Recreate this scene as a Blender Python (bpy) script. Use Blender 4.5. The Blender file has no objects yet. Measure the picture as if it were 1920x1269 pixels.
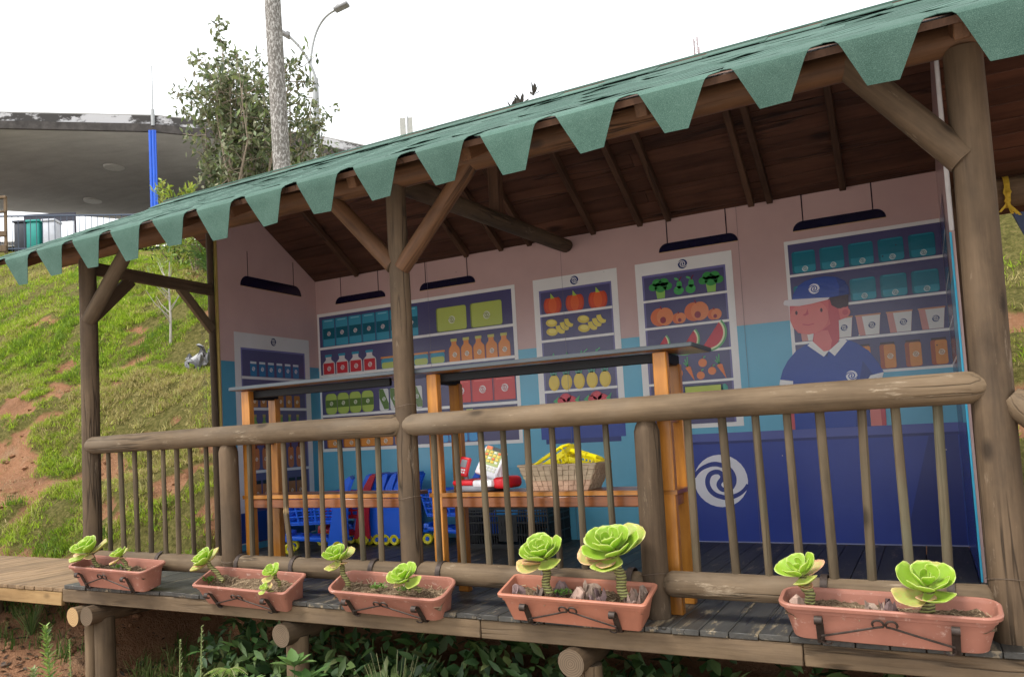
import bpy, bmesh, math, random
import numpy as np
from mathutils import Matrix, Vector
random.seed(7); rng = np.random.default_rng(7)
PI = math.pi
scene = bpy.context.scene
col = scene.collection
# ------------------------------------------------------------------ camera
CAM = Vector((4.800, -3.538, 0.8046)); YAW, PIT, ROL = .526, .0653, -.0505
fw = Vector((-math.sin(YAW)*math.cos(PIT), math.cos(YAW)*math.cos(PIT), math.sin(PIT)))
rt = Vector((math.cos(YAW), math.sin(YAW), 0)); up = rt.cross(fw)
r_ = math.cos(ROL)*rt + math.sin(ROL)*up; u_ = -math.sin(ROL)*rt + math.cos(ROL)*up
cd = bpy.data.cameras.new('camera'); cam = bpy.data.objects.new('camera', cd); col.objects.link(cam)
cam.matrix_world = Matrix(((r_.x, u_.x, -fw.x, CAM.x), (r_.y, u_.y, -fw.y, CAM.y), (r_.z, u_.z, -fw.z, CAM.z), (0, 0, 0, 1)))
cd.sensor_width = 36; cd.lens = 1541.93/1920*36; cd.shift_x = .0642; cd.shift_y = .0465
cd.clip_start = .05; cd.clip_end = 2000
scene.camera = cam
# ------------------------------------------------------------------ sky, sun, exposure
SUN_EL, SUN_AZ = math.radians(56), math.radians(212)     # azimuth: clockwise from +Y
w = bpy.data.worlds.new('World'); scene.world = w; w.use_nodes = True
nt = w.node_tree; nt.nodes.clear()
sky = nt.nodes.new('ShaderNodeTexSky'); sky.sky_type = 'NISHITA'; sky.sun_disc = False
sky.sun_elevation = SUN_EL; sky.sun_rotation = SUN_AZ; sky.air_density = 1.0; sky.dust_density = 4.0; sky.ozone_density = 1.0
hs = nt.nodes.new('ShaderNodeHueSaturation'); hs.inputs['Saturation'].default_value = .22; hs.inputs['Value'].default_value = 1.0
mixc = nt.nodes.new('ShaderNodeMix'); mixc.data_type = 'RGBA'; mixc.inputs[0].default_value = .65
mixc.inputs[7].default_value = (6.6, 6.75, 6.9, 1)         # even cloud deck over the clear sky
bg = nt.nodes.new('ShaderNodeBackground'); bg.inputs['Strength'].default_value = .15
wo = nt.nodes.new('ShaderNodeOutputWorld')
nt.links.new(sky.outputs[0], hs.inputs['Color']); nt.links.new(hs.outputs[0], mixc.inputs[6])
nt.links.new(mixc.outputs[2], bg.inputs['Color']); nt.links.new(bg.outputs[0], wo.inputs[0])
sd = bpy.data.lights.new('sun', 'SUN'); sd.energy = 1.5; sd.angle = math.radians(14); sd.color = (1, .955, .88)
so = bpy.data.objects.new('sun', sd); col.objects.link(so)
sdir = Vector((math.sin(SUN_AZ)*math.cos(SUN_EL), math.cos(SUN_AZ)*math.cos(SUN_EL), math.sin(SUN_EL)))
so.rotation_euler = sdir.to_track_quat('Z', 'Y').to_euler(); so.location = (0, -6, 12)
vs = scene.view_settings; vs.view_transform = 'Standard'; vs.look = 'None'; vs.exposure = 1.1; vs.gamma = 1; vs.use_curve_mapping = False
scene.render.engine = 'CYCLES'
# ------------------------------------------------------------------ helpers
WM = {}
def srgb(h):
    h = h.lstrip('#'); o = []
    for i in (0, 2, 4):
        c = int(h[i:i+2], 16)/255; o.append(c/12.92 if c <= .04045 else ((c+.055)/1.055)**2.4)
    return tuple(o)
def tag(o, label=None, cat=None, group=None, kind=None):
    if label: o['label'] = label
    if cat: o['category'] = cat
    if group: o['group'] = group
    if kind: o['kind'] = kind
    return o
def link(name, data, parent=None, M=None):
    o = bpy.data.objects.new(name, data); col.objects.link(o)
    M = M or Matrix.Identity(4); WM[o] = M.copy()
    if parent is not None:
        o.parent = parent; o.matrix_local = WM[parent].inverted() @ M
    else: o.matrix_local = M
    return o
def empty(name, loc, label, cat, group=None, rz=0):
    o = link(name, None, None, Matrix.Translation(loc) @ Matrix.Rotation(rz, 4, 'Z')); o.empty_display_size = .1
    return tag(o, label, cat, group)
def frame(p0, p1, roll=0, ref=None):
    """matrix with local Z along p0->p1, origin p0; ref fixes local X"""
    p0 = Vector(p0); z = (Vector(p1)-p0).normalized()
    a = Vector(ref) if ref else (Vector((0, 0, 1)) if abs(z.z) < .9 else Vector((1, 0, 0)))
    x = (a - z*a.dot(z)).normalized(); y = z.cross(x)
    M = Matrix(((x.x, y.x, z.x, p0.x), (x.y, y.y, z.y, p0.y), (x.z, y.z, z.z, p0.z), (0, 0, 0, 1)))
    return M @ Matrix.Rotation(roll, 4, 'Z')
def me_new(name, v, f, mats, mi=None, smooth=False):
    m = bpy.data.meshes.new(name); m.from_pydata([tuple(a) for a in v], [], f)
    for a in (mats if isinstance(mats, (list, tuple)) else [mats]): m.materials.append(a)
    if mi is not None: m.polygons.foreach_set('material_index', mi)
    if smooth: m.polygons.foreach_set('use_smooth', [True]*len(m.polygons))
    m.update(); return m
def shade(m, ang=40):
    m.polygons.foreach_set('use_smooth', [True]*len(m.polygons))
    try: m.set_sharp_from_angle(angle=math.radians(ang))
    except Exception: pass
    return m
class MB:
    """collects simple solids into one mesh; every solid may carry its own material slot"""
    def __init__(s): s.v = []; s.f = []; s.mi = []
    def add(s, v, f, mi=0, M=None):
        b = len(s.v)
        s.v += [tuple(M @ Vector(a)) if M else tuple(a) for a in v]
        s.f += [tuple(b+i for i in q) for q in f]; s.mi += [mi]*len(f)
    def box(s, c, d, mi=0, M=None):
        x, y, z = d[0]/2, d[1]/2, d[2]/2
        v = [(c[0]+i*x, c[1]+j*y, c[2]+k*z) for i in (-1, 1) for j in (-1, 1) for k in (-1, 1)]
        s.add(v, [(0, 1, 3, 2), (4, 6, 7, 5), (0, 4, 5, 1), (2, 3, 7, 6), (0, 2, 6, 4), (1, 5, 7, 3)], mi, M)
    def rbox(s, c, d, r=.01, mi=0, M=None, seg=2, taper=1.0):
        bm = bmesh.new(); bmesh.ops.create_cube(bm, size=1)
        for q in bm.verts:
            t = taper if q.co.z > 0 else 1
            q.co = Vector((q.co.x*d[0]*t, q.co.y*d[1]*t, q.co.z*d[2]))
        bmesh.ops.bevel(bm, geom=list(bm.edges), offset=r, segments=seg, affect='EDGES', profile=.5)
        bm.verts.index_update()
        s.add([q.co+Vector(c) for q in bm.verts], [[x.index for x in f.verts] for f in bm.faces], mi, M); bm.free()
    def tube(s, pts, rad, n=8, mi=0, cap=True, flat=None):
        pts = [Vector(p) for p in pts]; L = len(pts); b = len(s.v)
        rad = rad if isinstance(rad, (list, tuple)) else [rad]*L
        prev = None
        for i, p in enumerate(pts):
            t = (pts[min(i+1, L-1)]-pts[max(i-1, 0)]).normalized()
            if prev is None:
                a = Vector((0, 0, 1)) if abs(t.z) < .9 else Vector((1, 0, 0))
            else: a = prev
            x = (a - t*a.dot(t)).normalized(); prev = x; y = t.cross(x)
            for k in range(n):
                an = 2*PI*k/n; s.v.append(tuple(p + x*(rad[i]*math.cos(an)) + y*(rad[i]*math.sin(an))))
        for i in range(L-1):
            for k in range(n):
                s.f.append((b+i*n+k, b+i*n+(k+1) % n, b+(i+1)*n+(k+1) % n, b+(i+1)*n+k)); s.mi.append(mi)
        if cap:
            s.f.append(tuple(b+k for k in reversed(range(n)))); s.f.append(tuple(b+(L-1)*n+k for k in range(n))); s.mi += [mi, mi]
    def ribbon(s, pts, width_dir, wd, th, mi=0):
        """flat strap following pts, width along width_dir"""
        pts = [Vector(p) for p in pts]; L = len(pts); wdv = Vector(width_dir).normalized(); b = len(s.v)
        for i, p in enumerate(pts):
            t = (pts[min(i+1, L-1)]-pts[max(i-1, 0)]).normalized(); nrm = t.cross(wdv).normalized()
            for a, c in ((-1, -1), (1, -1), (1, 1), (-1, 1)): s.v.append(tuple(p + wdv*(a*wd/2) + nrm*(c*th/2)))
        for i in range(L-1):
            for k in range(4):
                s.f.append((b+i*4+k, b+i*4+(k+1) % 4, b+(i+1)*4+(k+1) % 4, b+(i+1)*4+k)); s.mi.append(mi)
        s.f += [(b+3, b+2, b+1, b), (b+L*4-4, b+L*4-3, b+L*4-2, b+L*4-1)]; s.mi += [mi, mi]
    def loft(s, loops, mi=0, close=False, capb=False, capt=False):
        b = len(s.v); n = len(loops[0])
        for l in loops: s.v += [tuple(p) for p in l]
        for i in range(len(loops)-1):
            for k in range(n):
                s.f.append((b+i*n+k, b+i*n+(k+1) % n, b+(i+1)*n+(k+1) % n, b+(i+1)*n+k)); s.mi.append(mi)
        if capb: s.f.append(tuple(b+k for k in reversed(range(n)))); s.mi.append(mi)
        if capt: s.f.append(tuple(b+(len(loops)-1)*n+k for k in range(n))); s.mi.append(mi)
    def lathe(s, prof, n=16, mi=0, M=None):
        v = []; f = []
        for r, z in prof:
            for k in range(n): v.append((r*math.cos(2*PI*k/n), r*math.sin(2*PI*k/n), z))
        for i in range(len(prof)-1):
            for k in range(n): f.append((i*n+k, i*n+(k+1) % n, (i+1)*n+(k+1) % n, (i+1)*n+k))
        s.add(v, f, mi, M)
    def mesh(s, name, mats, smooth=None):
        m = me_new(name, s.v, s.f, mats, s.mi)
        if smooth: shade(m, smooth)
        return m
    def build(s, name, mats, parent=None, M=None, smooth=None):
        return link(name, s.mesh(name, mats, smooth), parent, M)
def copy_tree(o, M, parent=None, label=None):
    """copy of a thing with its parts and sub-parts"""
    c = o.copy(); col.objects.link(c); WM[c] = M.copy(); c.parent = parent
    c.matrix_local = (WM[parent].inverted() @ M) if parent else M
    if label: c['label'] = label
    for ch in [q for q in o.children]:
        copy_tree(ch, M @ WM[o].inverted() @ WM[ch], c)
    return c
# ------------------------------------------------------------------ materials
class NT:
    def __init__(s, name):
        s.m = bpy.data.materials.new(name); s.m.use_nodes = True; s.t = s.m.node_tree; s.t.nodes.clear()
        s.o = s.n('ShaderNodeOutputMaterial'); s.p = s.n('ShaderNodeBsdfPrincipled'); s.l(s.p.outputs[0], s.o.inputs[0])
    def n(s, t, **k):
        q = s.t.nodes.new(t)
        for a, b in k.items(): setattr(q, a, b)
        return q
    def l(s, a, b): s.t.links.new(a, b)
    def coord(s, sc=(1, 1, 1), rnd=True, kind='Object'):
        tc = s.n('ShaderNodeTexCoord'); mp = s.n('ShaderNodeMapping'); mp.inputs['Scale'].default_value = sc
        s.l(tc.outputs[kind], mp.inputs['Vector'])
        if rnd:
            oi = s.n('ShaderNodeObjectInfo'); ml = s.n('ShaderNodeMath', operation='MULTIPLY'); ml.inputs[1].default_value = 37.0
            s.l(oi.outputs['Random'], ml.inputs[0]); s.l(ml.outputs[0], mp.inputs['Location'])
        return mp.outputs[0]
    def noise(s, v, scale, detail=4, rough=.55, dist=0):
        q = s.n('ShaderNodeTexNoise'); q.inputs['Scale'].default_value = scale; q.inputs['Detail'].default_value = detail
        q.inputs['Roughness'].default_value = rough; q.inputs['Distortion'].default_value = dist
        s.l(v, q.inputs['Vector']); return q.outputs['Fac']
    def vor(s, v, scale, feat='F1', out='Distance'):
        q = s.n('ShaderNodeTexVoronoi', feature=feat); q.inputs['Scale'].default_value = scale; s.l(v, q.inputs['Vector']); return q.outputs[out]
    def ramp(s, f, stops, interp='LINEAR'):
        q = s.n('ShaderNodeValToRGB'); e = q.color_ramp; e.interpolation = interp
        while len(e.elements) < len(stops): e.elements.new(.5)
        for a, (p, c) in zip(e.elements, stops): a.position = p; a.color = (*c, 1) if len(c) == 3 else c
        s.l(f, q.inputs[0]); return q.outputs[0]
    def mix(s, fac, a, b, blend='MIX'):
        q = s.n('ShaderNodeMix', data_type='RGBA', blend_type=blend)
        for sock, val in ((q.inputs[0], fac), (q.inputs[6], a), (q.inputs[7], b)):
            if isinstance(val, (int, float)): sock.default_value = val
            elif isinstance(val, tuple): sock.default_value = (*val, 1)
            else: s.l(val, sock)
        return q.outputs[2]
    def math(s, op, a, b=0.0):
        q = s.n('ShaderNodeMath', operation=op)
        for sock, val in ((q.inputs[0], a), (q.inputs[1], b)):
            if isinstance(val, (int, float)): sock.default_value = val
            else: s.l(val, sock)
        return q.outputs[0]
    def bump(s, h, st=.3, d=.01):
        q = s.n('ShaderNodeBump'); q.inputs['Strength'].default_value = st; q.inputs['Distance'].default_value = d
        s.l(h, q.inputs['Height']); s.l(q.outputs[0], s.p.inputs['Normal']); return q
    def set(s, base=None, rough=.6, spec=.4, **k):
        for key, val in dict({'Base Color': base, 'Roughness': rough, 'Specular IOR Level': spec}, **k).items():
            if val is None: continue
            sock = s.p.inputs[key]
            if isinstance(val, (int, float)): sock.default_value = val
            elif isinstance(val, tuple): sock.default_value = (*val, 1) if (len(val) == 3 and key != 'Subsurface Radius') else val
            else: s.l(val, sock)
        return s.m
G3 = lambda g: (g, g, g)
def wood(name, light, mid, dark, *a, **k):
    f = WT.get(name, .46); return wood_(name, tuple(x*f*q for x, q in zip(light, WQ)), tuple(x*f*q for x, q in zip(mid, WQ)), tuple(x*f*.8*q for x, q in zip(dark, WQ)), *a, **k)
WQ = (1.05, .98, .86)
WT = {'dark_ceiling_wood': 1.15, 'dark_rafter_wood': 1.1, 'brown_beam_log': .85, 'worn_black_deck': 1.1, 'varnished_orange_wood': .76, 'reddish_shelf_wood': .75, 'pale_new_wood': .58, 'boardwalk_wood': .58, 'fascia_wood': .5, 'weathered_log': .5}
def wood_(name, light, mid, dark, rough=.75, spec=.25, sc=1.0, crack=.8, varnish=False, var=.6, stain=None, wear=None, wmin=.57):
    n = NT(name); v = n.coord((22*sc, 22*sc, 1.3*sc)); v2 = n.coord((2.2*sc, 2.2*sc, .9*sc)); v3 = n.coord((60*sc, 60*sc, 3.0*sc))
    g = n.noise(v, 1.0, 6, .62, .6); c = n.ramp(g, [(.34, dark), (.5, mid), (.66, light)])
    fine = n.noise(v3, 1.0, 3, .6); c = n.mix(.35, c, n.ramp(fine, [(.36, dark), (.64, light)]), 'MIX')
    bl = n.noise(v2, 2.2, 5, .65); c = n.mix(.5, c, n.ramp(bl, [(.3, tuple(x*(1-var) for x in mid)), (.7, tuple(min(1, x*(1+var*.6)) for x in light))]))
    # cracks along the grain and a few knots
    vc = n.coord((9*sc, 9*sc, .55*sc)); cr = n.noise(vc, 1.3, 3, .5, .2)
    crm = n.ramp(cr, [(.475, G3(0)), (.5, G3(1)), (.525, G3(0))])
    msk = n.ramp(n.noise(v2, 1.1, 2), [(.5, G3(0)), (.62, G3(1))])
    crm = n.math('MULTIPLY', n.math('MULTIPLY', crm, msk), crack); c = n.mix(crm, c, tuple(x*.22 for x in dark))
    vk = n.coord((5*sc, 5*sc, 2.4*sc)); kn = n.vor(vk, 1.0); km = n.ramp(kn, [(.05, G3(1)), (.13, G3(0))]); c = n.mix(n.math('MULTIPLY', km, .75), c, tuple(x*.4 for x in dark))
    if stain:
        st = n.ramp(n.noise(n.coord((1.4, 1.4, .8)), 2.0, 5, .65), [(.5, G3(0)), (.72, G3(1))]); c = n.mix(n.math('MULTIPLY', st, .7), c, stain)
    if wear:
        st = n.ramp(n.noise(n.coord((14, 14, 3)), 1.0, 6, .75), [(wmin, G3(0)), (wmin+.09, G3(1))]); c = n.mix(n.math('MULTIPLY', st, .75), c, wear)
    oi = n.n('ShaderNodeObjectInfo'); hv = n.n('ShaderNodeHueSaturation'); hv.inputs['Hue'].default_value = .5
    n.l(n.math('ADD', n.math('MULTIPLY', oi.outputs['Random'], .34), .83), hv.inputs['Value']); n.l(c, hv.inputs['Color']); c = hv.outputs[0]
    h = n.math('SUBTRACT', n.math('ADD', g, n.math('MULTIPLY', fine, .5)), n.math('MULTIPLY', crm, 3.0))
    n.bump(h, .45 if not varnish else .2, .006)
    if varnish: n.p.inputs['Coat Weight'].default_value = .5; n.p.inputs['Coat Roughness'].default_value = .22
    return n.set(c, rough, spec)
M_RAIL = wood('weathered_log', (.30, .225, .155), (.195, .14, .092), (.10, .068, .043), stain=(.15, .115, .08), wear=(.34, .27, .19), wmin=.61)
M_POST = wood('weathered_post', (.245, .175, .118), (.16, .11, .072), (.075, .05, .033), stain=(.055, .04, .027), wear=(.22, .165, .115), wmin=.61)
M_BAL = wood('baluster_wood', (.235, .185, .125), (.155, .118, .078), (.085, .062, .04), stain=(.085, .082, .05), crack=.2)
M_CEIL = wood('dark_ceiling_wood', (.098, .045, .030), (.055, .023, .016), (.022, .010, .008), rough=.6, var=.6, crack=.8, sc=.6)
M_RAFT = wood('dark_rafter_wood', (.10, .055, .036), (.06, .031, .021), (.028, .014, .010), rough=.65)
M_BEAM = wood('brown_beam_log', (.18, .095, .052), (.11, .056, .030), (.05, .025, .014), rough=.6)
M_FASC = wood('fascia_wood', (.33, .245, .165), (.235, .17, .11), (.14, .095, .06), stain=(.12, .085, .058))
M_PALE = wood('pale_new_wood', (.62, .43, .22), (.52, .33, .15), (.36, .2, .08), crack=.2)
M_BWALK = wood('boardwalk_wood', (.42, .30, .19), (.31, .215, .135), (.2, .13, .08), crack=.3)
M_ORANGE = wood('varnished_orange_wood', (.60, .27, .05), (.44, .165, .024), (.19, .058, .010), rough=.35, varnish=True, crack=.25)
M_RED = wood('reddish_shelf_wood', (.36, .13, .048), (.26, .085, .03), (.13, .04, .015), rough=.3, varnish=True, crack=.2)
M_DECK = wood('worn_black_deck', (.055, .055, .053), (.033, .034, .035), (.014, .014, .015), rough=.5, spec=.45, wear=(.30, .235, .145), var=.5, wmin=.565)
M_SPL = wood('splintered_wood', (.75, .58, .36), (.62, .45, .25), (.4, .26, .12), crack=.8)
def endgrain():
    n = NT('log_end_grain'); v = n.coord((1, 1, 0)); wv = n.n('ShaderNodeTexWave', wave_type='RINGS', rings_direction='Z')
    wv.inputs['Scale'].default_value = 34; wv.inputs['Distortion'].default_value = 2.0; wv.inputs['Detail'].default_value = 2
    n.l(n.coord((1, 1, 1), False), wv.inputs['Vector'])
    c = n.ramp(wv.outputs['Fac'], [(0, (.09, .063, .042)), (1, (.165, .12, .08))]); b = n.noise(n.coord((1, 1, 1)), 14, 4)
    c = n.mix(n.ramp(b, [(.4, G3(0)), (.7, G3(.7))]), c, (.1, .075, .05)); return n.set(c, .85, .15)
M_END = endgrain()
def endpale():
    n = NT('fresh_log_end'); wv = n.n('ShaderNodeTexWave', wave_type='RINGS', rings_direction='Z'); wv.inputs['Scale'].default_value = 30; wv.inputs['Distortion'].default_value = 2.5
    n.l(n.coord((1, 1, 1), False), wv.inputs['Vector']); return n.set(n.ramp(wv.outputs['Fac'], [(0, (.30, .18, .08)), (1, (.46, .31, .16))]), .8, .15)
M_ENDP = endpale()
def shingle_mat():
    n = NT('green_granule_shingle'); v = n.coord((1, 1, 1)); sp = n.noise(v, 420, 2, .8); c = n.ramp(sp, [(.3, (.012, .036, .027)), (.5, (.040, .094, .070)), (.68, (.16, .25, .205))])
    bl = n.noise(v, 6, 4, .6); c = n.mix(.5, c, n.ramp(bl, [(.3, (.034, .075, .058)), (.7, (.078, .138, .112))]))
    oi = n.n('ShaderNodeObjectInfo'); hv = n.n('ShaderNodeHueSaturation'); n.l(n.math('ADD', n.math('MULTIPLY', oi.outputs['Random'], .28), .86), hv.inputs['Value']); n.l(c, hv.inputs['Color'])
    n.bump(sp, .5, .002); return n.set(hv.outputs[0], .85, .25)
M_SHIN = shingle_mat()
def plain(name, c, rough=.5, spec=.4, nz=.12, sc=9, bumpst=.08, **k):
    n = NT(name); v = n.coord(); f = n.noise(v, sc, 5, .6)
    cc = n.ramp(f, [(.25, tuple(x*(1-nz) for x in c)), (.75, tuple(min(1, x*(1+nz)) for x in c))])
    if bumpst: n.bump(n.noise(v, sc*12, 3), bumpst, .003)
    return n.set(cc, rough, spec, **k)
PAINT = {}
def paint(h):
    """glossy vinyl print of one colour with faint wrinkles"""
    if h not in PAINT:
        n = NT('print_'+h.lstrip('#')); tc = n.n('ShaderNodeTexCoord'); v = tc.outputs['Object']; c = srgb(h)
        f = n.noise(v, 2.2, 4, .6); cc = n.ramp(f, [(.3, tuple(x*.93 for x in c)), (.7, tuple(min(1, x*1.05) for x in c))])
        wr = n.noise(v, 16, 5, .7, 1.2); sm = n.noise(v, 55, 3, .6); q = n.math('ADD', wr, n.math('MULTIPLY', sm, .4))
        msk = n.ramp(n.noise(v, 1.1, 2), [(.42, G3(.08)), (.62, G3(1))]); n.bump(n.math('MULTIPLY', q, msk), .22, .006)
        PAINT[h] = n.set(cc, .24, .55)
    return PAINT[h]
M_TERRA = None
def terracotta(name, c, dirt):
    n = NT(name); v = n.coord(); a = n.noise(v, 5, 6, .65); cc = n.ramp(a, [(.3, tuple(x*.82 for x in c)), (.55, c), (.8, tuple(min(1, x*1.18) for x in c))])
    d = n.ramp(n.noise(v, 24, 6, .75), [(.58, G3(0)), (.75, G3(1))]); cc = n.mix(n.math('MULTIPLY', d, dirt), cc, (.62, .45, .38))
    d2 = n.ramp(n.noise(v, 9, 5, .7), [(.55, G3(0)), (.8, G3(1))]); cc = n.mix(n.math('MULTIPLY', d2, dirt*.8), cc, (.26, .13, .09))
    n.bump(n.noise(v, 60, 4), .06, .003); return n.set(cc, .52, .35)
M_TERRA = terracotta('terracotta_faded', (.34, .145, .102), .75)
M_TERRA2 = terracotta('terracotta_clean', (.41, .163, .103), .25)
M_IRON = plain('rusty_brown_iron', (.045, .032, .026), .55, .4, .5, 40, .2, Metallic=.4)
M_BLACK = plain('black_painted_metal', (.006, .006, .007), .55, .25)
M_SLATE = plain('grey_painted_edge', (.05, .06, .068), .45, .5)
def soil_mat(name, a, b, c):
    n = NT(name); v = n.coord(rnd=False); f = n.noise(v, 30, 7, .75); g = n.noise(v, 120, 3, .7)
    cc = n.ramp(f, [(.3, a), (.5, b), (.7, c)]); cc = n.mix(.4, cc, n.ramp(g, [(.35, a), (.65, c)])); n.bump(n.math('ADD', f, g), .9, .01); return n.set(cc, .95, .1)
M_SOIL = soil_mat('potting_soil', (.045, .027, .016), (.13, .085, .05), (.34, .26, .17))
def leaf_mat():
    n = NT('succulent_leaf'); oi = n.n('ShaderNodeObjectInfo'); at = n.n('ShaderNodeAttribute', attribute_name='edge'); al = n.n('ShaderNodeAttribute', attribute_name='along')
    v = n.coord(); age = n.n('ShaderNodeSeparateColor'); n.l(oi.outputs['Color'], age.inputs[0])
    base = n.ramp(al.outputs['Fac'], [(0, (.42, .50, .10)), (.5, (.22, .36, .022)), (1, (.25, .39, .030))])
    base = n.mix(n.math('MULTIPLY', n.noise(v, 25, 4), .35), base, (.27, .40, .07))
    base = n.mix(n.ramp(at.outputs['Fac'], [(.86, G3(0)), (1.0, G3(.8))]), base, (.46, .52, .17))
    old = n.mix(n.ramp(n.noise(v, 14, 5, .7), [(.35, G3(0)), (.65, G3(1))]), (.38, .44, .17), (.56, .27, .17))
    old = n.mix(n.ramp(at.outputs['Fac'], [(.55, G3(0)), (.95, G3(1))]), old, (.62, .3, .2))
    base = n.mix(n.math('MULTIPLY', n.ramp(n.noise(v, 9, 6, .75), [(.58, G3(0)), (.70, G3(1))]), n.math('ADD', n.math('MULTIPLY', at.outputs['Fac'], .7), .05)), base, (.34, .24, .10))
    c = n.mix(age.outputs[0], base, old)
    n.bump(n.noise(v, 40, 3), .08, .003)
    return n.set(c, .42, .4, **{'Subsurface Weight': .25, 'Subsurface Radius': (.02, .03, .008), 'Subsurface Scale': .5})
M_LEAF = leaf_mat()
M_STEM = None
def stem_mat():
    n = NT('ringed_succulent_stem'); v = n.coord((1, 1, 1)); wv = n.n('ShaderNodeTexWave', bands_direction='Z'); wv.inputs['Scale'].default_value = 26; wv.inputs['Distortion'].default_value = 3; wv.inputs['Detail'].default_value = 2
    n.l(v, wv.inputs['Vector']); c = n.ramp(wv.outputs['Fac'], [(.15, (.08, .06, .03)), (.45, (.20, .20, .07)), (1, (.28, .28, .10))]); n.bump(wv.outputs['Fac'], .5, .006); return n.set(c, .7, .25)
M_STEM = stem_mat()
M_DRY = plain('dried_leaf', (.26, .19, .15), .8, .2, .5, 18, .5)
def attr_mat(name, rough=.7, spec=.25, trans=.0):
    n = NT(name); at = n.n('ShaderNodeAttribute', attribute_name='Col'); m = n.set(at.outputs['Color'], rough, spec)
    if trans:
        tr = n.n('ShaderNodeBsdfTranslucent'); n.l(at.outputs['Color'], tr.inputs[0]); mx = n.n('ShaderNodeMixShader'); mx.inputs[0].default_value = trans
        n.l(n.p.outputs[0], mx.inputs[1]); n.l(tr.outputs[0], mx.inputs[2]); n.l(mx.outputs[0], n.o.inputs[0])
    return m
M_FOL = attr_mat('foliage', .55, .35, .3); M_GRASS = attr_mat('grass_blades', .7, .2, .35)
def plastic(name, h, rough=.35): return plain(name, srgb(h), rough, .5, .06, 6, .03)
P_BLUE = plastic('blue_plastic', '#1a64e6'); P_REDP = plastic('dark_red_plastic', '#b5142c'); P_YEL = plastic('yellow_plastic', '#e8dc28'); P_YEL2 = plastic('bright_yellow_plastic', '#f2e21a')
P_WHITE = plastic('white_plastic', '#e9e9ee'); P_RED = plastic('red_plastic', '#d8202c'); P_GREY = plastic('grey_plastic', '#8e9096'); P_BLK = plastic('black_plastic', '#17181b', .45); P_LBLUE = plastic('light_blue_plastic', '#2f8fd6')
M_CONC = None
def concrete(name, a, b, sc):
    n = NT(name); v = n.coord((1, 1, 1), False); f = n.noise(v, .35*sc, 6, .65); g = n.noise(n.coord((.3, 1.5, 3), False), 1.2*sc, 5, .6); k = n.noise(v, 30*sc, 3)
    cc = n.mix(.5, n.ramp(f, [(.3, a), (.7, b)]), n.ramp(g, [(.3, a), (.7, b)])); cc = n.mix(.25, cc, n.ramp(k, [(.3, a), (.7, b)])); n.bump(k, .2, .01); return n.set(cc, .85, .2)
M_CONC = concrete('raw_concrete', (.20, .195, .182), (.36, .35, .325), 1.0)
def peeling():
    n = NT('peeling_white_roof_edge'); v = n.coord((.5, .5, 1), False); f = n.noise(v, 1.6, 7, .7); c = n.ramp(f, [(.47, (.05, .047, .045)), (.53, (.42, .42, .43))]); return n.set(c, .85, .2)
M_PEEL = peeling()
M_DCONC = plain('dark_weathered_edge', (.055, .05, .047), .9, .2, .5, 3, .2)
# ------------------------------------------------------------------ timber helpers
def log(name, p0, p1, r0, r1, mat, parent, chamfer=(0, 0), seg=16, rings=7, endmat=None, wob=.03, roll=None):
    p0 = Vector(p0); p1 = Vector(p1); L = (p1-p0).length; mb = MB()
    zs = []
    if chamfer[0]: zs += [(0, .62), (chamfer[0]*.5, .86)]
    zs += [((chamfer[0] + (L-chamfer[0]-chamfer[1])*i/rings), 1) for i in range(rings+1)]
    if chamfer[1]: zs += [(L-chamfer[1]*.5, .86), (L, .62)]
    ph = random.random()*9; loops = []
    for z, k in zs:
        r = (r0+(r1-r0)*z/L)*k; l = []
        ox = math.sin(z*2.1+ph)*r0*wob*1.5; oy = math.cos(z*1.7+ph*2)*r0*wob*1.5
        for j in range(seg):
            a = 2*PI*j/seg; rr = r*(1+wob*math.sin(a*2+ph+z)+wob*.6*math.sin(a*3-z*3+ph))
            l.append((ox+rr*math.cos(a), oy+rr*math.sin(a), z))
        loops.append(l)
    mb.loft(loops, 0); n = len(loops)*seg
    mb.f += [tuple(reversed(range(seg))), tuple(range(n-seg, n))]; mb.mi += [1, 1]
    return link(name, mb.mesh(name, [mat, endmat or M_END], 35), parent, frame(p0, p1, random.random()*6 if roll is None else roll))
def timber(name, p0, p1, a, b, mat, parent, ref=None, bev=.004):
    """sawn timber: local X (towards ref) size a, local Y size b"""
    L = (Vector(p1)-Vector(p0)).length; mb = MB(); mb.rbox((0, 0, L/2), (a, b, L), bev, seg=1)
    return link(name, mb.mesh(name, mat, 40), parent, frame(p0, p1, 0, ref))
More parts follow.
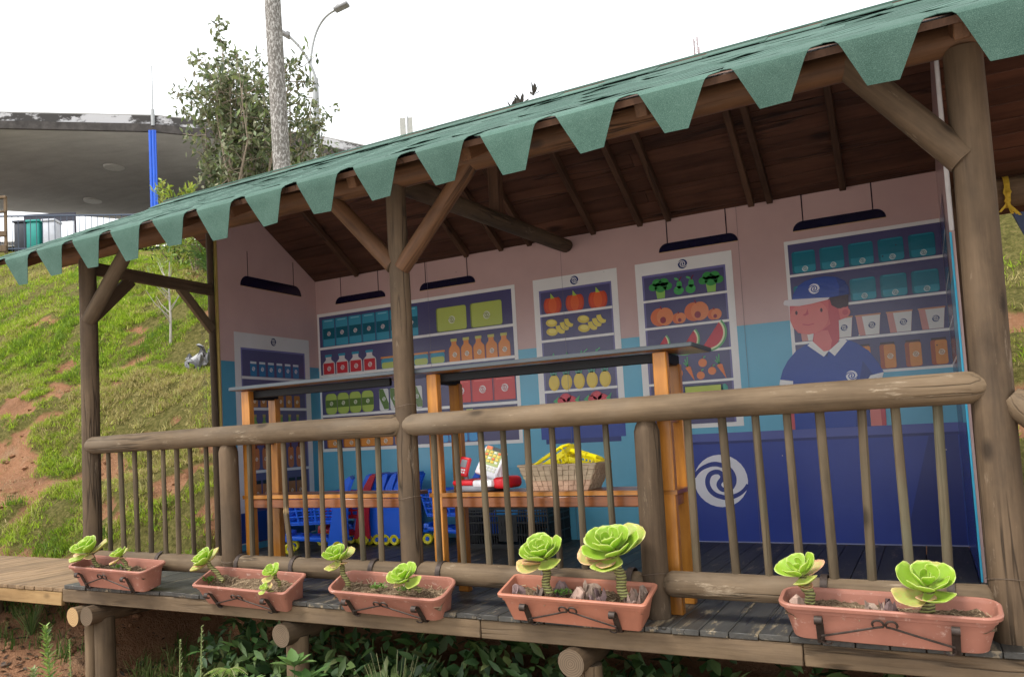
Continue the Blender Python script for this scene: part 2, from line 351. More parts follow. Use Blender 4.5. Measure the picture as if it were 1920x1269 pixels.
# ------------------------------------------------------------------ terrain
def sstep(a, b, x): t = np.clip((x-a)/(b-a), 0, 1); return t*t*(3-2*t)
_perm = rng.random((64, 64))
def vnoise(x, y, s, k=0):
    x = x*s+k*7.3; y = y*s+k*3.1; xi = np.floor(x).astype(int); yi = np.floor(y).astype(int); fx = x-xi; fy = y-yi
    fx = fx*fx*(3-2*fx); fy = fy*fy*(3-2*fy); g = lambda i, j: _perm[i % 64, j % 64]
    return (g(xi, yi)*(1-fx)+g(xi+1, yi)*fx)*(1-fy)+(g(xi, yi+1)*(1-fx)+g(xi+1, yi+1)*fx)*fy
def fbm(x, y, s, k=0, o=4):
    t = 0; a = .5
    for i in range(o): t = t+a*vnoise(x, y, s*2**i, k+i*5); a *= .5
    return t/(1-.5**o)
def grassy(x, y):
    """1 = turf, 0 = bare red soil"""
    s = y-(1.0+2.0*sstep(-.28, .22, x)); n = .42*fbm(x*.8+.25*y, y*1.7, .9, 1, 5)+.58*fbm(x*.9, y*1.5, 2.6, 6, 5)
    thr = .405+.12*np.exp(-((s-1.0+.6*(fbm(x, y, .45, 9, 2)-.5))/.8)**2)-.02*sstep(2.2, 3.6, s)-.02*sstep(4, 6, s)
    return sstep(-.02, .04, n-thr)*sstep(-.15, .3, s+.3*(n-.5))
def height(x, y):
    s = y-(1.0+2.0*sstep(-.28, .22, x))
    yb = np.where(x < -2, 6.3-.3*(x+6), 5.1+3.4*sstep(-2, 2, x)); sb = yb-(1.0+2.0*sstep(-.28, .22, x))
    below = -.10-.55*sstep(0, 1.35, -s)-.02*np.clip(-s-1.35, 0, 30)
    hill = -.10+.75*np.minimum(s, sb)+.20*np.clip(s-sb, 0, 200)
    led = .10*np.sin(s*3.3+3*fbm(x, y, .35, 3, 3))*sstep(.1, .8, s)*(1-sstep(sb-1, sb+.5, s))
    z = np.where(s > 0, hill+led, below)
    z = z+(fbm(x, y, .7, 2, 4)-.5)*.30*sstep(0, .8, s)+(fbm(x, y, 2.6, 4, 4)-.5)*.22*sstep(-.3, .6, s)+(fbm(x, y, 6.0, 8, 3)-.5)*.11+.085*grassy(x, y)*sstep(0, .5, s)
    return z
def steps(*a):
    o = []
    for (p, q, d) in a: o += list(np.arange(p, q-1e-6, d))
    return np.array(o)
XS = steps((-90, -16, 3), (-16, -8, .16), (-8, 0, .06), (0, 4.4, .2), (4.4, 8, .09), (8, 60, 3)); YS = steps((-40, -2.4, 1.5), (-2.4, 1, .09), (1, 6.5, .06), (6.5, 13, .13), (13, 120, 4))
gx, gy = np.meshgrid(XS, YS); gz = height(gx, gy); nx = len(XS); ny = len(YS)
tv = np.stack([gx.ravel(), gy.ravel(), gz.ravel()], 1)
ii = (np.arange(ny-1)[:, None]*nx+np.arange(nx-1)[None, :]).ravel(); tf = np.stack([ii, ii+1, ii+nx+1, ii+nx], 1)
tm = bpy.data.meshes.new('ground'); tm.from_pydata(tv.tolist(), [], tf.tolist())
ga = tm.attributes.new('turf', 'FLOAT', 'POINT'); ga.data.foreach_set('value', grassy(gx, gy).ravel().astype(np.float32))
tm.polygons.foreach_set('use_smooth', [True]*len(tm.polygons))
def ground_mat():
    n = NT('red_soil_and_turf'); v = n.coord((1, 1, 1), False); at = n.n('ShaderNodeAttribute', attribute_name='turf')
    a = n.noise(v, 1.6, 7, .7); b = n.noise(v, 22, 6, .75); c = n.noise(v, 90, 3, .7)
    soil = n.ramp(a, [(.3, (.13, .065, .035)), (.45, (.32, .135, .065)), (.56, (.44, .19, .09)), (.66, (.42, .26, .155)), (.8, (.30, .21, .13))])
    soil = n.mix(.45, soil, n.ramp(b, [(.3, (.12, .06, .032)), (.55, (.36, .18, .095)), (.75, (.52, .34, .21))])); soil = n.mix(.3, soil, n.ramp(c, [(.3, (.13, .07, .04)), (.7, (.46, .31, .2))]))
    turf = n.ramp(b, [(.3, (.06, .045, .02)), (.48, (.12, .115, .03)), (.6, (.2, .17, .06)), (.72, (.3, .2, .1))])
    f = n.math('ADD', at.outputs['Fac'], n.math('MULTIPLY', n.math('SUBTRACT', b, .5), .9)); f = n.ramp(f, [(.35, G3(0)), (.65, G3(1))])
    n.bump(n.math('ADD', b, n.math('MULTIPLY', c, .6)), 1.0, .05); return n.set(n.mix(f, soil, turf), .95, .1)
tm.materials.append(ground_mat()); tag(link('ground', tm), kind='structure')
def blades(pts, per, hmin, hmax, wdt, spread, pal, name, lab, lean=.5, droop=False):
    """tufts of grass as one mesh"""
    n = len(pts)*per; base = np.repeat(pts, per, 0)+np.c_[rng.normal(0, spread, (n, 2)), np.zeros(n)]
    h = rng.uniform(hmin, hmax, n); a = rng.uniform(0, 2*PI, n); ln = rng.uniform(.1, lean, n)*h; b = a+rng.normal(0, 1.2, n)
    wv = np.c_[np.cos(b+PI/2), np.sin(b+PI/2), np.zeros(n)]*(wdt*rng.uniform(.6, 1.3, n))[:, None]
    mid = base+np.c_[np.cos(a)*ln*.35, np.sin(a)*ln*.35, h*.6]; tip = base+np.c_[np.cos(a)*ln*1.3, np.sin(a)*ln*1.3, h*(.75 if droop else 1)]
    V = np.stack([base-wv, base+wv, mid+wv*.7, mid-wv*.7, tip], 1).reshape(-1, 3); k = np.arange(n)*5
    F4 = np.stack([k, k+1, k+2, k+3], 1).tolist(); F3 = np.stack([k+3, k+2, k+4], 1).tolist()
    m = bpy.data.meshes.new(name); m.from_pydata(V.tolist(), [], F4+F3); m.materials.append(M_GRASS)
    zone = fbm(pts[:, 0], pts[:, 1], .9, 12, 3); zone = np.clip((zone-.28)/.44, 0, .999)
    pi = np.repeat(np.clip((zone*len(pal)+rng.normal(0, 1.5, len(pts))).astype(int), 0, len(pal)-1), per); cc = np.array(pal)[pi]*rng.uniform(.75, 1.25, (n, 1)); C = np.ones((n*5, 4), np.float32); C[:, :3] = np.repeat(cc, 5, 0)
    ca = m.color_attributes.new('Col', 'FLOAT_COLOR', 'POINT'); ca.data.foreach_set('color', C.ravel())
    m.polygons.foreach_set('use_smooth', [True]*len(m.polygons)); m.update()
    return tag(link(name, m), lab, 'grass', kind='stuff')
def scatter(n, x0, x1, y0, y1, thr=.5):
    x = rng.uniform(x0, x1, n); y = rng.uniform(y0, y1, n); k = (grassy(x, y) > thr*rng.uniform(.6, 1.4, n)) & (fbm(x, y, 4.0, 15, 2) > rng.uniform(.32, .60, n)); x = x[k]; y = y[k]
    return np.c_[x, y, height(x, y)-.01]
PAL = [(.13, .21, .022), (.20, .31, .022), (.26, .38, .022), (.29, .39, .03), (.31, .37, .05), (.35, .34, .09), (.38, .32, .13)]
p1 = scatter(62000, -8.5, -.15, 1.0, 7.2); p2 = scatter(30000, -16, -5, 4, 12); p3 = scatter(14000, 4.6, 8.5, 2.6, 11)
blades(p1, 9, .02, .07, .0042, .035, PAL, 'hill_grass', 'short patchy green grass on the near hillside', lean=1.6)
blades(p2, 8, .03, .09, .008, .06, PAL, 'hill_grass', 'short bright grass on the upper hillside', lean=1.2)
blades(p3, 9, .02, .08, .005, .045, PAL, 'hill_grass', 'patchy grass on the bank seen past the right post', lean=1.2)
x = rng.uniform(-8, 0, 5000); y = rng.uniform(.9, 5, 5000); k = (grassy(x, y) < .6) & (fbm(x, y, 1.5, 6, 3) > .48)
blades(np.c_[x, y, height(x, y)-.01][k], 6, .02, .06, .003, .05, [(.42, .33, .19), (.34, .25, .13), (.3, .26, .1)], 'dry_grass', 'dry straw-coloured grass scraps on the bare soil', lean=1.6)
k = rng.permutation(len(p1))[:420]; blades(p1[k], 14, .06, .17, .005, .03, [(.10, .17, .03), (.16, .25, .035), (.25, .32, .05), (.34, .33, .12)], 'hill_weeds', 'taller weed tufts dotted over the bank', lean=1.0, droop=True)
# pale paving added out of view to bounce light into the kiosk
mb = MB(); mb.box((1, -9.3, -.86), (60, 15, .3)); tag(mb.build('bounce_paving', plain('pale_bounce_paving', (.55, .53, .49), .9, .2, .12, 1.5, .1)), kind='structure')
# clods on the bare bank and under the deck
def clods(n, x0, x1, y0, y1, smin, smax, cond=None):
    mb = MB(); bm = bmesh.new(); bmesh.ops.create_icosphere(bm, subdivisions=1, radius=1); V0 = [q.co.copy() for q in bm.verts]; F0 = [[q.index for q in f.verts] for f in bm.faces]; bm.free()
    for i in range(n):
        x = random.uniform(x0, x1); y = random.uniform(y0, y1)
        if cond and not cond(x, y): continue
        s = random.uniform(smin, smax)*random.random()**.6; z = float(height(np.array([x]), np.array([y]))[0])
        mb.add([(x+q.x*s*random.uniform(.6, 1.2), y+q.y*s*random.uniform(.6, 1.2), z+q.z*s*.6*random.uniform(.7, 1.2)) for q in V0], F0)
    return mb
M_CLOD = soil_mat('red_clods', (.09, .045, .025), (.26, .125, .065), (.44, .25, .15))
tag(clods(500, -7, 0, .9, 3.6, .02, .07, lambda x, y: float(grassy(np.array([x]), np.array([y]))[0]) < .4).build('soil_clods', M_CLOD, smooth=60), 'crumbly red soil clods strewn over the bare bank', 'soil', kind='stuff')
tag(clods(900, -2.5, 1.8, -1.2, .8, .012, .05).build('soil_clods', M_CLOD, smooth=60), 'dark soil crumbs in the shade under the boardwalk', 'soil', kind='stuff')
# ------------------------------------------------------------------ the kiosk: floor and frame
KI = empty('play_shop_kiosk', (2.5, 1.1, 0), 'open-front wooden play shop with green shingle roof and painted grocery mural', 'kiosk')
XL, XR, D = 0.0, 4.962, 2.4075
dm = MB()
for y in (0.1, .8, 1.5, 2.2): dm.box((3.05, y, -.062), (6.2, .06, .07))
deck = dm.build('deck', M_POST, KI)
PLK = {}
def plank_mesh(key, a, b, L, mat):
    if key not in PLK:
        mb = MB(); mb.rbox((0, 0, L/2), (a, b, L), .0025, seg=1); PLK[key] = mb.mesh('plank', mat, 40)
    return PLK[key]
x = -.08
while x < 6.15:
    wd = .112; m = plank_mesh('deck%d' % random.randint(0, 1), .024, wd-.0025, 2.58, M_DECK)
    link('plank', m, deck, frame((x+wd/2, -.17+random.uniform(-.006, .006), -.012+random.uniform(-.0015, .0015)), (x+wd/2, 2.42, -.012), 0, (0, 0, 1))); x += wd
timber('fascia_board', (-.1, -.147, -.068), (2.955, -.147, -.068), .082, .034, M_FASC, KI, (0, 0, 1))
timber('fascia_board', (2.96, -.147, -.068), (4.33, -.147, -.068), .084, .034, M_FASC, KI, (0, 0, 1))
timber('fascia_board', (4.334, -.147, -.068), (6.2, -.147, -.068), .083, .034, M_FASC, KI, (0, 0, 1))
for x in (.2, 1.785, 3.41, 5.02):
    log('joist', (x, -.21, -.172), (x, 2.4, -.172), .06, .06, M_POST, KI, rings=3)
for x, y in ((.2, -.08), (1.79, -.08), (3.44, -.08), (5.05, -.08), (.2, 2.2), (1.79, 2.2), (3.44, 2.2), (5.05, 2.2)):
    log('support_post', (x, y, -.9), (x, y, -.20), .064, .062, M_FASC, KI, rings=3)
# posts
R1 = .058
log('post', (0, 0, 0), (-.002, 0, 2.13), R1, .056, M_POST, KI, rings=9)
log('post', (2.5, 0, 0), (2.497, 0, 2.13), .056, .053, M_POST, KI, rings=9)
log('post', (5.012, 0, 0), (5.012, 0, 2.14), .070, .062, M_POST, KI, rings=9)
for x in (1.245, 3.74):
    log('short_post', (x, 0.0, 0), (x, 0.0, .85), .058, .056, M_POST, KI, chamfer=(0, .05), rings=4)
log('rear_post', (-.036, 1.145, -.3), (-.036, 1.145, 2.62), .029, .028, M_POST, KI)
log('rear_post', (5.055, 1.16, -.3), (5.055, 1.16, 2.62), .062, .058, M_POST, KI)
for x in (-.05, 5.05): log('rear_post', (x, 2.47, -.6), (x, 2.47, 2.2), .05, .05, M_POST, KI, rings=3)
# rails
HR, HB = .892, .147
log('top_rail', (.0, -.02, HR-.002), (2.49, -.02, HR), .056, .058, M_RAIL, KI, chamfer=(.05, .05), rings=12)
log('top_rail', (2.505, -.02, HR), (5.0, -.02, HR+.005), .057, .060, M_RAIL, KI, chamfer=(.05, .06), rings=12)
for a, b in ((.04, 1.2), (1.285, 2.46), (2.54, 3.70), (3.78, 4.97)):
    log('bottom_rail', (a, -.005, HB), (b, -.005, HB-.003), .054, .052, M_RAIL, KI, chamfer=(.035, .035), rings=6)
BAL = [[.17, .30, .43, .56, .69, .81, .93, 1.06], [1.41, 1.55, 1.68, 1.81, 1.93, 2.07, 2.19, 2.31], [2.66, 2.79, 2.93, 3.05, 3.17, 3.30, 3.42, 3.56], [3.92, 4.07, 4.20, 4.32, 4.44, 4.58, 4.70, 4.83]]
bms = []
for k in range(3):
    o = log('baluster', (.17, 0, .19), (.17, 0, .845), .0155, .0148, M_BAL, KI, seg=10, rings=4, wob=.05) if k == 0 else None
    if o: b0 = o
for bi, bay in enumerate(BAL):
    for j, x in enumerate(bay):
        if bi == 0 and j == 0: continue
        if bi == 1 and j == 2:      # the broken one
            log('baluster', (x-.004, -.004, .47), (x-.006, -.004, .845), .0155, .0148, M_BAL, KI, seg=10, rings=3)
            bl = log('baluster', (x+.022, -.004, .19), (x-.006, -.006, .455), .0155, .015, M_BAL, KI, seg=10, rings=3)
            mb = MB()
            for q in range(7):
                a = q*.9; ox = .010*math.cos(a); oy = .010*math.sin(a)
                mb.tube([(x-.004+ox, -.005+oy, .41+.01*math.sin(q*3)), (x-.004+ox*1.1, -.005+oy*1.1, .45), (x-.004+ox*1.05, -.005+oy, .50+.022*math.cos(q*2.3))], [.002, .0065, .0015], 5)
            mb.build('splinter', M_SPL, bl); continue
        sc = 1.0 if bi < 3 else 1.12
        dx = random.uniform(-.008, .008)
        M = frame((x-dx, random.uniform(-.004, .004), .19), (x+dx, random.uniform(-.004, .004), .845), random.random()*6)
        link('baluster', b0.data, KI, M @ Matrix.Diagonal((sc*random.uniform(.93, 1.07), sc*random.uniform(.93, 1.07), 1, 1)))
# stair rail falling away to the right of the big post
log('stair_rail', (5.06, -.03, .86), (5.75, -.05, .18), .058, .056, M_RAIL, KI, chamfer=(.05, 0))
log('stair_rail', (5.06, -.03, .13), (5.5, -.05, -.32), .054, .054, M_RAIL, KI, chamfer=(.04, 0))
# beams, braces, truss
log('front_beam', (-.37, 0, 2.196), (3.1, 0, 2.186), .066, .064, M_BEAM, KI, rings=12)
log('front_beam', (3.12, 0, 2.186), (6.6, 0, 2.19), .064, .064, M_BEAM, KI, rings=12)
log('brace', (.02, -.012, 1.72), (.46, -.005, 2.18), .05, .048, M_RAIL, KI)
log('brace', (2.52, -.012, 1.70), (2.97, -.006, 2.18), .047, .047, M_BEAM, KI)
log('brace', (2.47, -.005, 1.72), (2.06, -.003, 2.17), .045, .045, M_BEAM, KI)
log('brace', (4.99, -.01, 1.73), (4.635, -.005, 2.185), .056, .054, M_POST, KI)
timber('side_beam', (-.012, .05, 2.085), (-.012, 1.12, 2.08), .085, .04, M_POST, KI, (0, 0, 1))
timber('side_brace', (-.012, .03, 1.74), (-.012, .36, 2.05), .085, .036, M_POST, KI, (0, 0, 1))
timber('side_brace', (-.012, 1.12, 1.76), (-.012, .80, 2.06), .075, .034, M_FASC, KI, (0, 0, 1))
log('tie_beam', (2.5, .04, 2.16), (2.5, 2.38, 2.25), .056, .052, M_POST, KI, rings=8)
timber('king_post', (2.5, 1.19, 2.24), (2.5, 1.19, 2.86), .08, .07, M_RAFT, KI, (0, 1, 0))
log('rear_beam', (5.06, 2.47, 2.135), (6.6, 2.47, 2.135), .09, .09, M_FASC, KI)
# walls (the mural is added to these further down)
zc = lambda y: 2.334-.582*(y-2.4)
mb = MB(); mb.box(((XL+XR)/2, D+.012, 1.163), (XR-XL+.04, .022, 2.326))
back_wall = mb.build('back_wall', paint('#c9a8a4'), KI)
def side_wall(name, x, s, y0):
    mb = MB(); pr = [(y0, 0), (D, 0), (D, zc(D)-.004), (1.42, zc(1.42)-.006), (y0, 2.74)]
    v = [(x-s*.002, a, b) for a, b in pr]+[(x-s*.024, a, b) for a, b in pr]; n = len(pr)
    mb.add(v, [tuple(range(n)), tuple(reversed(range(n, 2*n)))]+[(i, (i+1) % n, n+(i+1) % n, n+i) for i in range(n)])
    return mb.build(name, paint('#c9a8a4'), KI)
left_wall = side_wall('left_wall', XL, 1, 1.19); right_wall = side_wall('right_wall', XR, -1, 1.165)
timber('wall_edge_strip', (-.012, 1.178, 0), (-.012, 1.178, 2.7), .026, .018, plain('mustard_edge', (.42, .30, .09), .6), KI, (1, 0, 0))
timber('wall_edge_trim', (XR+.013, 1.157, 1.70), (XR+.013, 1.157, 2.74), .022, .008, plain('white_edge_trim', (.7, .66, .66), .5), KI, (1, 0, 0))
timber('wall_edge_trim', (XR+.006, 1.157, 0), (XR+.006, 1.157, 1.695), .010, .008, plain('sky_blue_edge_trim', srgb('#4fc4ea'), .4), KI, (1, 0, 0))
# ceiling planks and rafters of the rear slope
cs = Vector((0, 1, -.582)).normalized(); cn = Vector((0, .582, 1)).normalized()
mb = MB(); c0 = Vector((0, 1.33, zc(1.33)))
for (xa, xb) in ((-.8, 6.6),):
    pts = [c0+cn*.024, c0+cs*1.75+cn*.024]; mb.add([(xa, pts[0].y, pts[0].z), (xb, pts[0].y, pts[0].z), (xb, pts[1].y, pts[1].z), (xa, pts[1].y, pts[1].z), (xa, pts[0].y, pts[0].z+.012), (xb, pts[0].y, pts[0].z+.012), (xb, pts[1].y, pts[1].z+.012), (xa, pts[1].y, pts[1].z+.012)], [(0, 1, 2, 3), (7, 6, 5, 4), (0, 4, 5, 1), (1, 5, 6, 2), (2, 6, 7, 3), (3, 7, 4, 0)])
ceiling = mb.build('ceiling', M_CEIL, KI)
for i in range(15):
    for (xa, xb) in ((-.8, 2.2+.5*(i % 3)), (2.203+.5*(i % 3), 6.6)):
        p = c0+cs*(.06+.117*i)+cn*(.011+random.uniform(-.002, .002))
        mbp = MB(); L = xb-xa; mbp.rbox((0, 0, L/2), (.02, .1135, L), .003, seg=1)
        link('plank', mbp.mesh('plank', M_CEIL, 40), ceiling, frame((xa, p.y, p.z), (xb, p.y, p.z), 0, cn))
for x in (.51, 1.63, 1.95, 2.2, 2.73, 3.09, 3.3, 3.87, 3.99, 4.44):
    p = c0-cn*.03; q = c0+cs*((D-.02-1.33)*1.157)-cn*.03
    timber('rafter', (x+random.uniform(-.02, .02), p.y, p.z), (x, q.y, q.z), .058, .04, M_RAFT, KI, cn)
# ------------------------------------------------------------------ front slope and shingles
EY, EZ, RY, RZ = -.40, 2.115, 1.35, 2.955
fs = Vector((0, RY-EY, RZ-EZ)).normalized(); fn = Vector((0, -fs.z, fs.y))      # up the slope, outward normal
def slope_pt(x, t, h=0): p = Vector((x, EY, EZ))+fs*t+fn*h; return p
SL = math.hypot(RY-EY, RZ-EZ)
mb = MB(); a, b = slope_pt(0, .015, -.004), slope_pt(0, SL, -.004); c, d = slope_pt(0, SL, -.03), slope_pt(0, .015, -.03)
mb.add([(-.8, q.y, q.z) for q in (a, b, c, d)]+[(6.6, q.y, q.z) for q in (a, b, c, d)], [(0, 1, 2, 3), (7, 6, 5, 4), (0, 4, 5, 1), (1, 5, 6, 2), (2, 6, 7, 3), (3, 7, 4, 0)])
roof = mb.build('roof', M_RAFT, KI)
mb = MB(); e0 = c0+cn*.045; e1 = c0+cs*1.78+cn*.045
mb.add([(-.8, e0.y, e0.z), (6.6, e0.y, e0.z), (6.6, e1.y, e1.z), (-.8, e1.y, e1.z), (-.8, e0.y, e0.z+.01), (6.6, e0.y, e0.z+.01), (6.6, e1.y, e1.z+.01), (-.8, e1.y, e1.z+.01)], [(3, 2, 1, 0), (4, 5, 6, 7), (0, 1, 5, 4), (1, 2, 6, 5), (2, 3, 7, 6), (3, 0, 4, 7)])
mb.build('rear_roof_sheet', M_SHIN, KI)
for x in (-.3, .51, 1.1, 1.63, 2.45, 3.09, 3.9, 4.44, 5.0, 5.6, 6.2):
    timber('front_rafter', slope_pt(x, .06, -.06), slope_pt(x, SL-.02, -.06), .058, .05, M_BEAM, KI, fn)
def strip_mesh(var, hang):
    """a 1 m strip of three trapezoid tabs; u along the eave, t down from the nail line"""
    r = random.Random(var*13+hang); P = .3333; head = .15; tab = .215 if hang else .165; v = []; f = []
    def put(u, t):
        if hang:    # bends over the eave, then hangs
            bend = .055
            if t < head: p = (u, head-t+.0, .004+.004*t/head)
            else:
                q = (t-head)/tab; ang = min(1, q/.30)*(PI/2-.42); s = t-head
                yy = -min(s, bend)*.75-(max(0, s-bend))*.16; zz = .008-min(s, bend)**2*5.0-max(0, s-bend)*.985
                k = .010*math.sin(u*5+var)*q+.012*(r2-.5)*q
                p = (u, yy+k*.4, zz+k)
        else:
            lift = .0035*(t/(head+tab)); q = max(0, (t-head)/tab); lift += q*q*(.010*max(0, math.sin(u*4+var*2.1))**12)
            p = (u, head-t, lift)
        return p
    NH = 2; NT_ = 9 if hang else 3
    for k in range(3):
        r2 = r.random(); u0 = k*P; nt_ = .026; bw = .086+.018*r.random(); skew = r.uniform(-.006, .006); ln = r.uniform(.94, 1.05)
        rows = []
        for i in range(NH+1):
            t = head*i/NH; rows.append([put(u0+P*j/6, t) for j in range(7)])
        for i in range(1, NT_+1):
            q = i/NT_; wdt = (P-2*nt_)*(1-q)+bw*q
            rows.append([put(u0+P/2+skew*q-wdt/2+wdt*j/6, head+tab*q*ln) for j in range(7)])
        b = len(v); th = .0028
        nrm = Vector((0, 0, 1))
        top = [p for l in rows for p in l]; v += top
        nr = len(rows); bot = []
        for i in range(nr):
            for j in range(7):
                p = Vector(rows[i][j]); a = Vector(rows[max(i-1, 0)][j]); c_ = Vector(rows[min(i+1, nr-1)][j]); tt = (c_-a).normalized(); nn = Vector((1, 0, 0)).cross(tt); nn = nn if nn.z > 0 or nn.y < 0 else -nn
                bot.append(tuple(p-nn.normalized()*th if True else p))
        v += bot; n = nr*7
        for i in range(nr-1):
            for j in range(6):
                q0 = b+i*7+j; f.append((q0, q0+7, q0+8, q0+1)); f.append((q0+n, q0+n+1, q0+n+8, q0+n+7))
        ring = [b+j for j in range(7)]+[b+i*7+6 for i in range(1, nr)]+[b+(nr-1)*7+j for j in range(5, -1, -1)]+[b+i*7 for i in range(nr-2, 0, -1)]
        for a_, c_ in zip(ring, ring[1:]+ring[:1]): f.append((a_, c_, c_+n, a_+n))
    return shade(me_new('shingle', v, f, M_SHIN), 30)
SH = [strip_mesh(k, False) for k in range(5)]; SHH = [strip_mesh(k, True) for k in range(5)]
def slope_frame(x, t, h, tilt=0, yaw=0):
    o = slope_pt(x, t, h); M = Matrix(((1, 0, 0, o.x), (0, fs.y, fn.y, o.y), (0, fs.z, fn.z, o.z), (0, 0, 0, 1)))
    return M @ Matrix.Rotation(yaw, 4, 'Z') @ Matrix.Rotation(tilt, 4, 'X')
x = -.745; k = 0
SEAM = [-.98, .055, 1.105, 2.155, 3.185, 4.235, 5.285]
for s in SEAM:
    M = Matrix.Translation(slope_pt(s, .0, .004+.004*(k % 2))) @ Matrix.Rotation(math.atan2(fs.z, fs.y)*.0, 4, 'X')
    # head lies on the slope, tabs hang: mesh is in eave axes with head along +Y
    sx = 1.045
    link('shingle', SHH[k % 5], roof, slope_frame(s, 0, .003+.005*(k % 2), 0, random.uniform(-.004, .004)) @ Matrix.Diagonal((sx, 1, 1, 1))); k += 1
row = 0; t = .09
while t < SL-.05:
    off = (row*.37) % 1.0
    x = -.8-off*.0
    first = 1.0-off if off > .05 else 1.0
    x = -.8-off
    while x < 6.4:
        xa = x
        if xa < -.8 and xa+1.0 < -.45: x += 1.0; continue
        tilt = 0
        if random.random() < .04: tilt = random.uniform(.03, .07)
        link('shingle', SH[random.randint(0, 4)], roof, slope_frame(max(xa, -.83), t+.165+random.uniform(-.006, .006), .006, tilt, random.uniform(-.006, .006)) @ Matrix.Translation((0, -.0, 0)))
        x += 1.0
    t += .125; row += 1
for i in range(24):
    x = -.8+i*.31
    mb = MB(); L = []
    for dx in (0, .34):
        L.append([(x+dx, RY-.16, RZ-.16*.477+.024+.004*(i % 2)), (x+dx, RY, RZ+.034+.004*(i % 2)), (x+dx, RY+.16, RZ-.16*.58+.03)])
    v = L[0]+L[1]; mb.add(v+[(a, b, c-.005) for a, b, c in v], [(0, 3, 4, 1), (1, 4, 5, 2), (6, 7, 10, 9), (7, 8, 11, 10), (0, 6, 9, 3), (2, 5, 11, 8), (0, 1, 7, 6), (1, 2, 8, 7), (3, 9, 10, 4), (4, 10, 11, 5)])
    mb.build('ridge_cap', M_SHIN, roof)
# wire mesh stapled beside the rear posts, wire ties on the posts
def wire_grid(name, o, du, dv, nu, nv, su, sv):
    mb = MB(); o = Vector(o); du = Vector(du); dv = Vector(dv)
    for i in range(nu+1): mb.tube([o+du*(su*i), o+du*(su*i)+dv*(sv*nv)], .0012, 4)
    for j in range(nv+1): mb.tube([o+dv*(sv*j), o+dv*(sv*j)+du*(su*nu)], .0012, 4)
    mb.build(name, plain('dull_galvanised_wire', (.2, .17, .13), .6, .4, Metallic=.3), KI)
wire_grid('wire_mesh', (5.02, 1.085, .1), (-.2, -1, 0), (0, 0, 1), 2, 90, .022, .024)
wire_grid('wire_mesh', (-.075, 1.10, .1), (-1, .1, 0), (0, 0, 1), 2, 100, .02, .022)
M_WIRE = plain('tie_wire', (.16, .12, .09), .5, .4, Metallic=.5)
for (x, z, r) in ((2.5, .525, .061), (3.74, .19, .062), (5.012, .22, .075), (1.245, .17, .062), (2.5, .99, .06)):
    mb = MB(); mb.tube([(x+r*math.cos(a), r*math.sin(a), z+.006*math.sin(a*2+x)) for a in [2*PI*i/20 for i in range(21)]], .0014, 5); mb.build('wire_tie', M_WIRE, KI)
# ------------------------------------------------------------------ the printed mural (flat vinyl print, in layers)
class Print:
    def __init__(s, plane): s.pl = plane; s.P = []
    def poly(s, pts, c, l): s.P.append((pts, c, l))
    def rect(s, x0, z0, x1, z1, c, l): s.poly([(x0, z0), (x1, z0), (x1, z1), (x0, z1)], c, l)
    def rr(s, x0, z0, x1, z1, r, c, l, n=4):
        p = []
        for cx, cz, a in ((x1-r, z0+r, -PI/2), (x1-r, z1-r, 0), (x0+r, z1-r, PI/2), (x0+r, z0+r, PI)):
            p += [(cx+r*math.cos(a+PI/2*i/n), cz+r*math.sin(a+PI/2*i/n)) for i in range(n+1)]
        s.poly(p, c, l)
    def ell(s, x, z, a, b, c, l, n=20, rot=0, t0=0, t1=2*PI):
        full = abs(t1-t0-2*PI) < 1e-6; m = n if full else n+1; p = []
        for i in range(m):
            t = t0+(t1-t0)*i/n; u, v = a*math.cos(t), b*math.sin(t); p.append((x+u*math.cos(rot)-v*math.sin(rot), z+u*math.sin(rot)+v*math.cos(rot)))
        s.poly(p, c, l)
    def stroke(s, pts, wd, c, l):
        n = len(pts); L = []; R = []
        for i, (x, z) in enumerate(pts):
            a = pts[max(i-1, 0)]; b = pts[min(i+1, n-1)]; dx, dz = b[0]-a[0], b[1]-a[1]; d = math.hypot(dx, dz) or 1; k = (wd[i] if isinstance(wd, list) else wd)/2
            L.append((x-dz/d*k, z+dx/d*k)); R.append((x+dz/d*k, z-dx/d*k))
        for i in range(n-1): s.poly([R[i], R[i+1], L[i+1], L[i]], c, l)
    def logo(s, x, z, r, l, disc='#e9e8ea', ink='#2b3a78', n=22):
        """round badge: a disc cut by an S-shaped swirl"""
        s.ell(x, z, r, r, disc, l, 28 if r > .05 else 16)
        key = [(0, 1.0), (40, .76), (85, .60), (140, .53), (205, .46), (255, .33), (290, .17), (310, .0)]; pts = []; N = n
        for i in range(N+1):
            ph = 310*i/N; rad = 0
            for (p0, r0), (p1, r1) in zip(key, key[1:]):
                if p0 <= ph <= p1+1e-6: rad = r0+(r1-r0)*(ph-p0)/(p1-p0); break
            a = math.radians(171-ph); pts.append((rad*math.cos(a), rad*math.sin(a)))
        wd = [.165*r*(.75+.35*min(1, i/N*5)) for i in range(N+1)]
        A = [(x+p[0]*r, z+p[1]*r) for p in pts]; B = [(x-p[0]*r, z-p[1]*r) for p in pts]
        s.stroke(A, wd, ink, l+1); s.stroke(B, wd, ink, l+1)
    def build(s, name, parent, label=None):
        v = []; f = []; mi = []; mats = []; idx = {}
        for pts, c, l in s.P:
            if c not in idx: idx[c] = len(mats); mats.append(paint(c))
            b = len(v); v += [s.pl(u, w_, l) for u, w_ in pts]; f.append(tuple(range(b, b+len(pts)))); mi.append(idx[c])
        o = link(name, me_new(name, v, f, mats, mi), parent)
        if label: o['label'] = label
        return o
EPS = .0007
BACK = lambda u, z, l: (u, D-.0005-EPS*l, z)
LEFT = lambda u, z, l: (XL+.0005+EPS*l-.002+.0005, u, z)
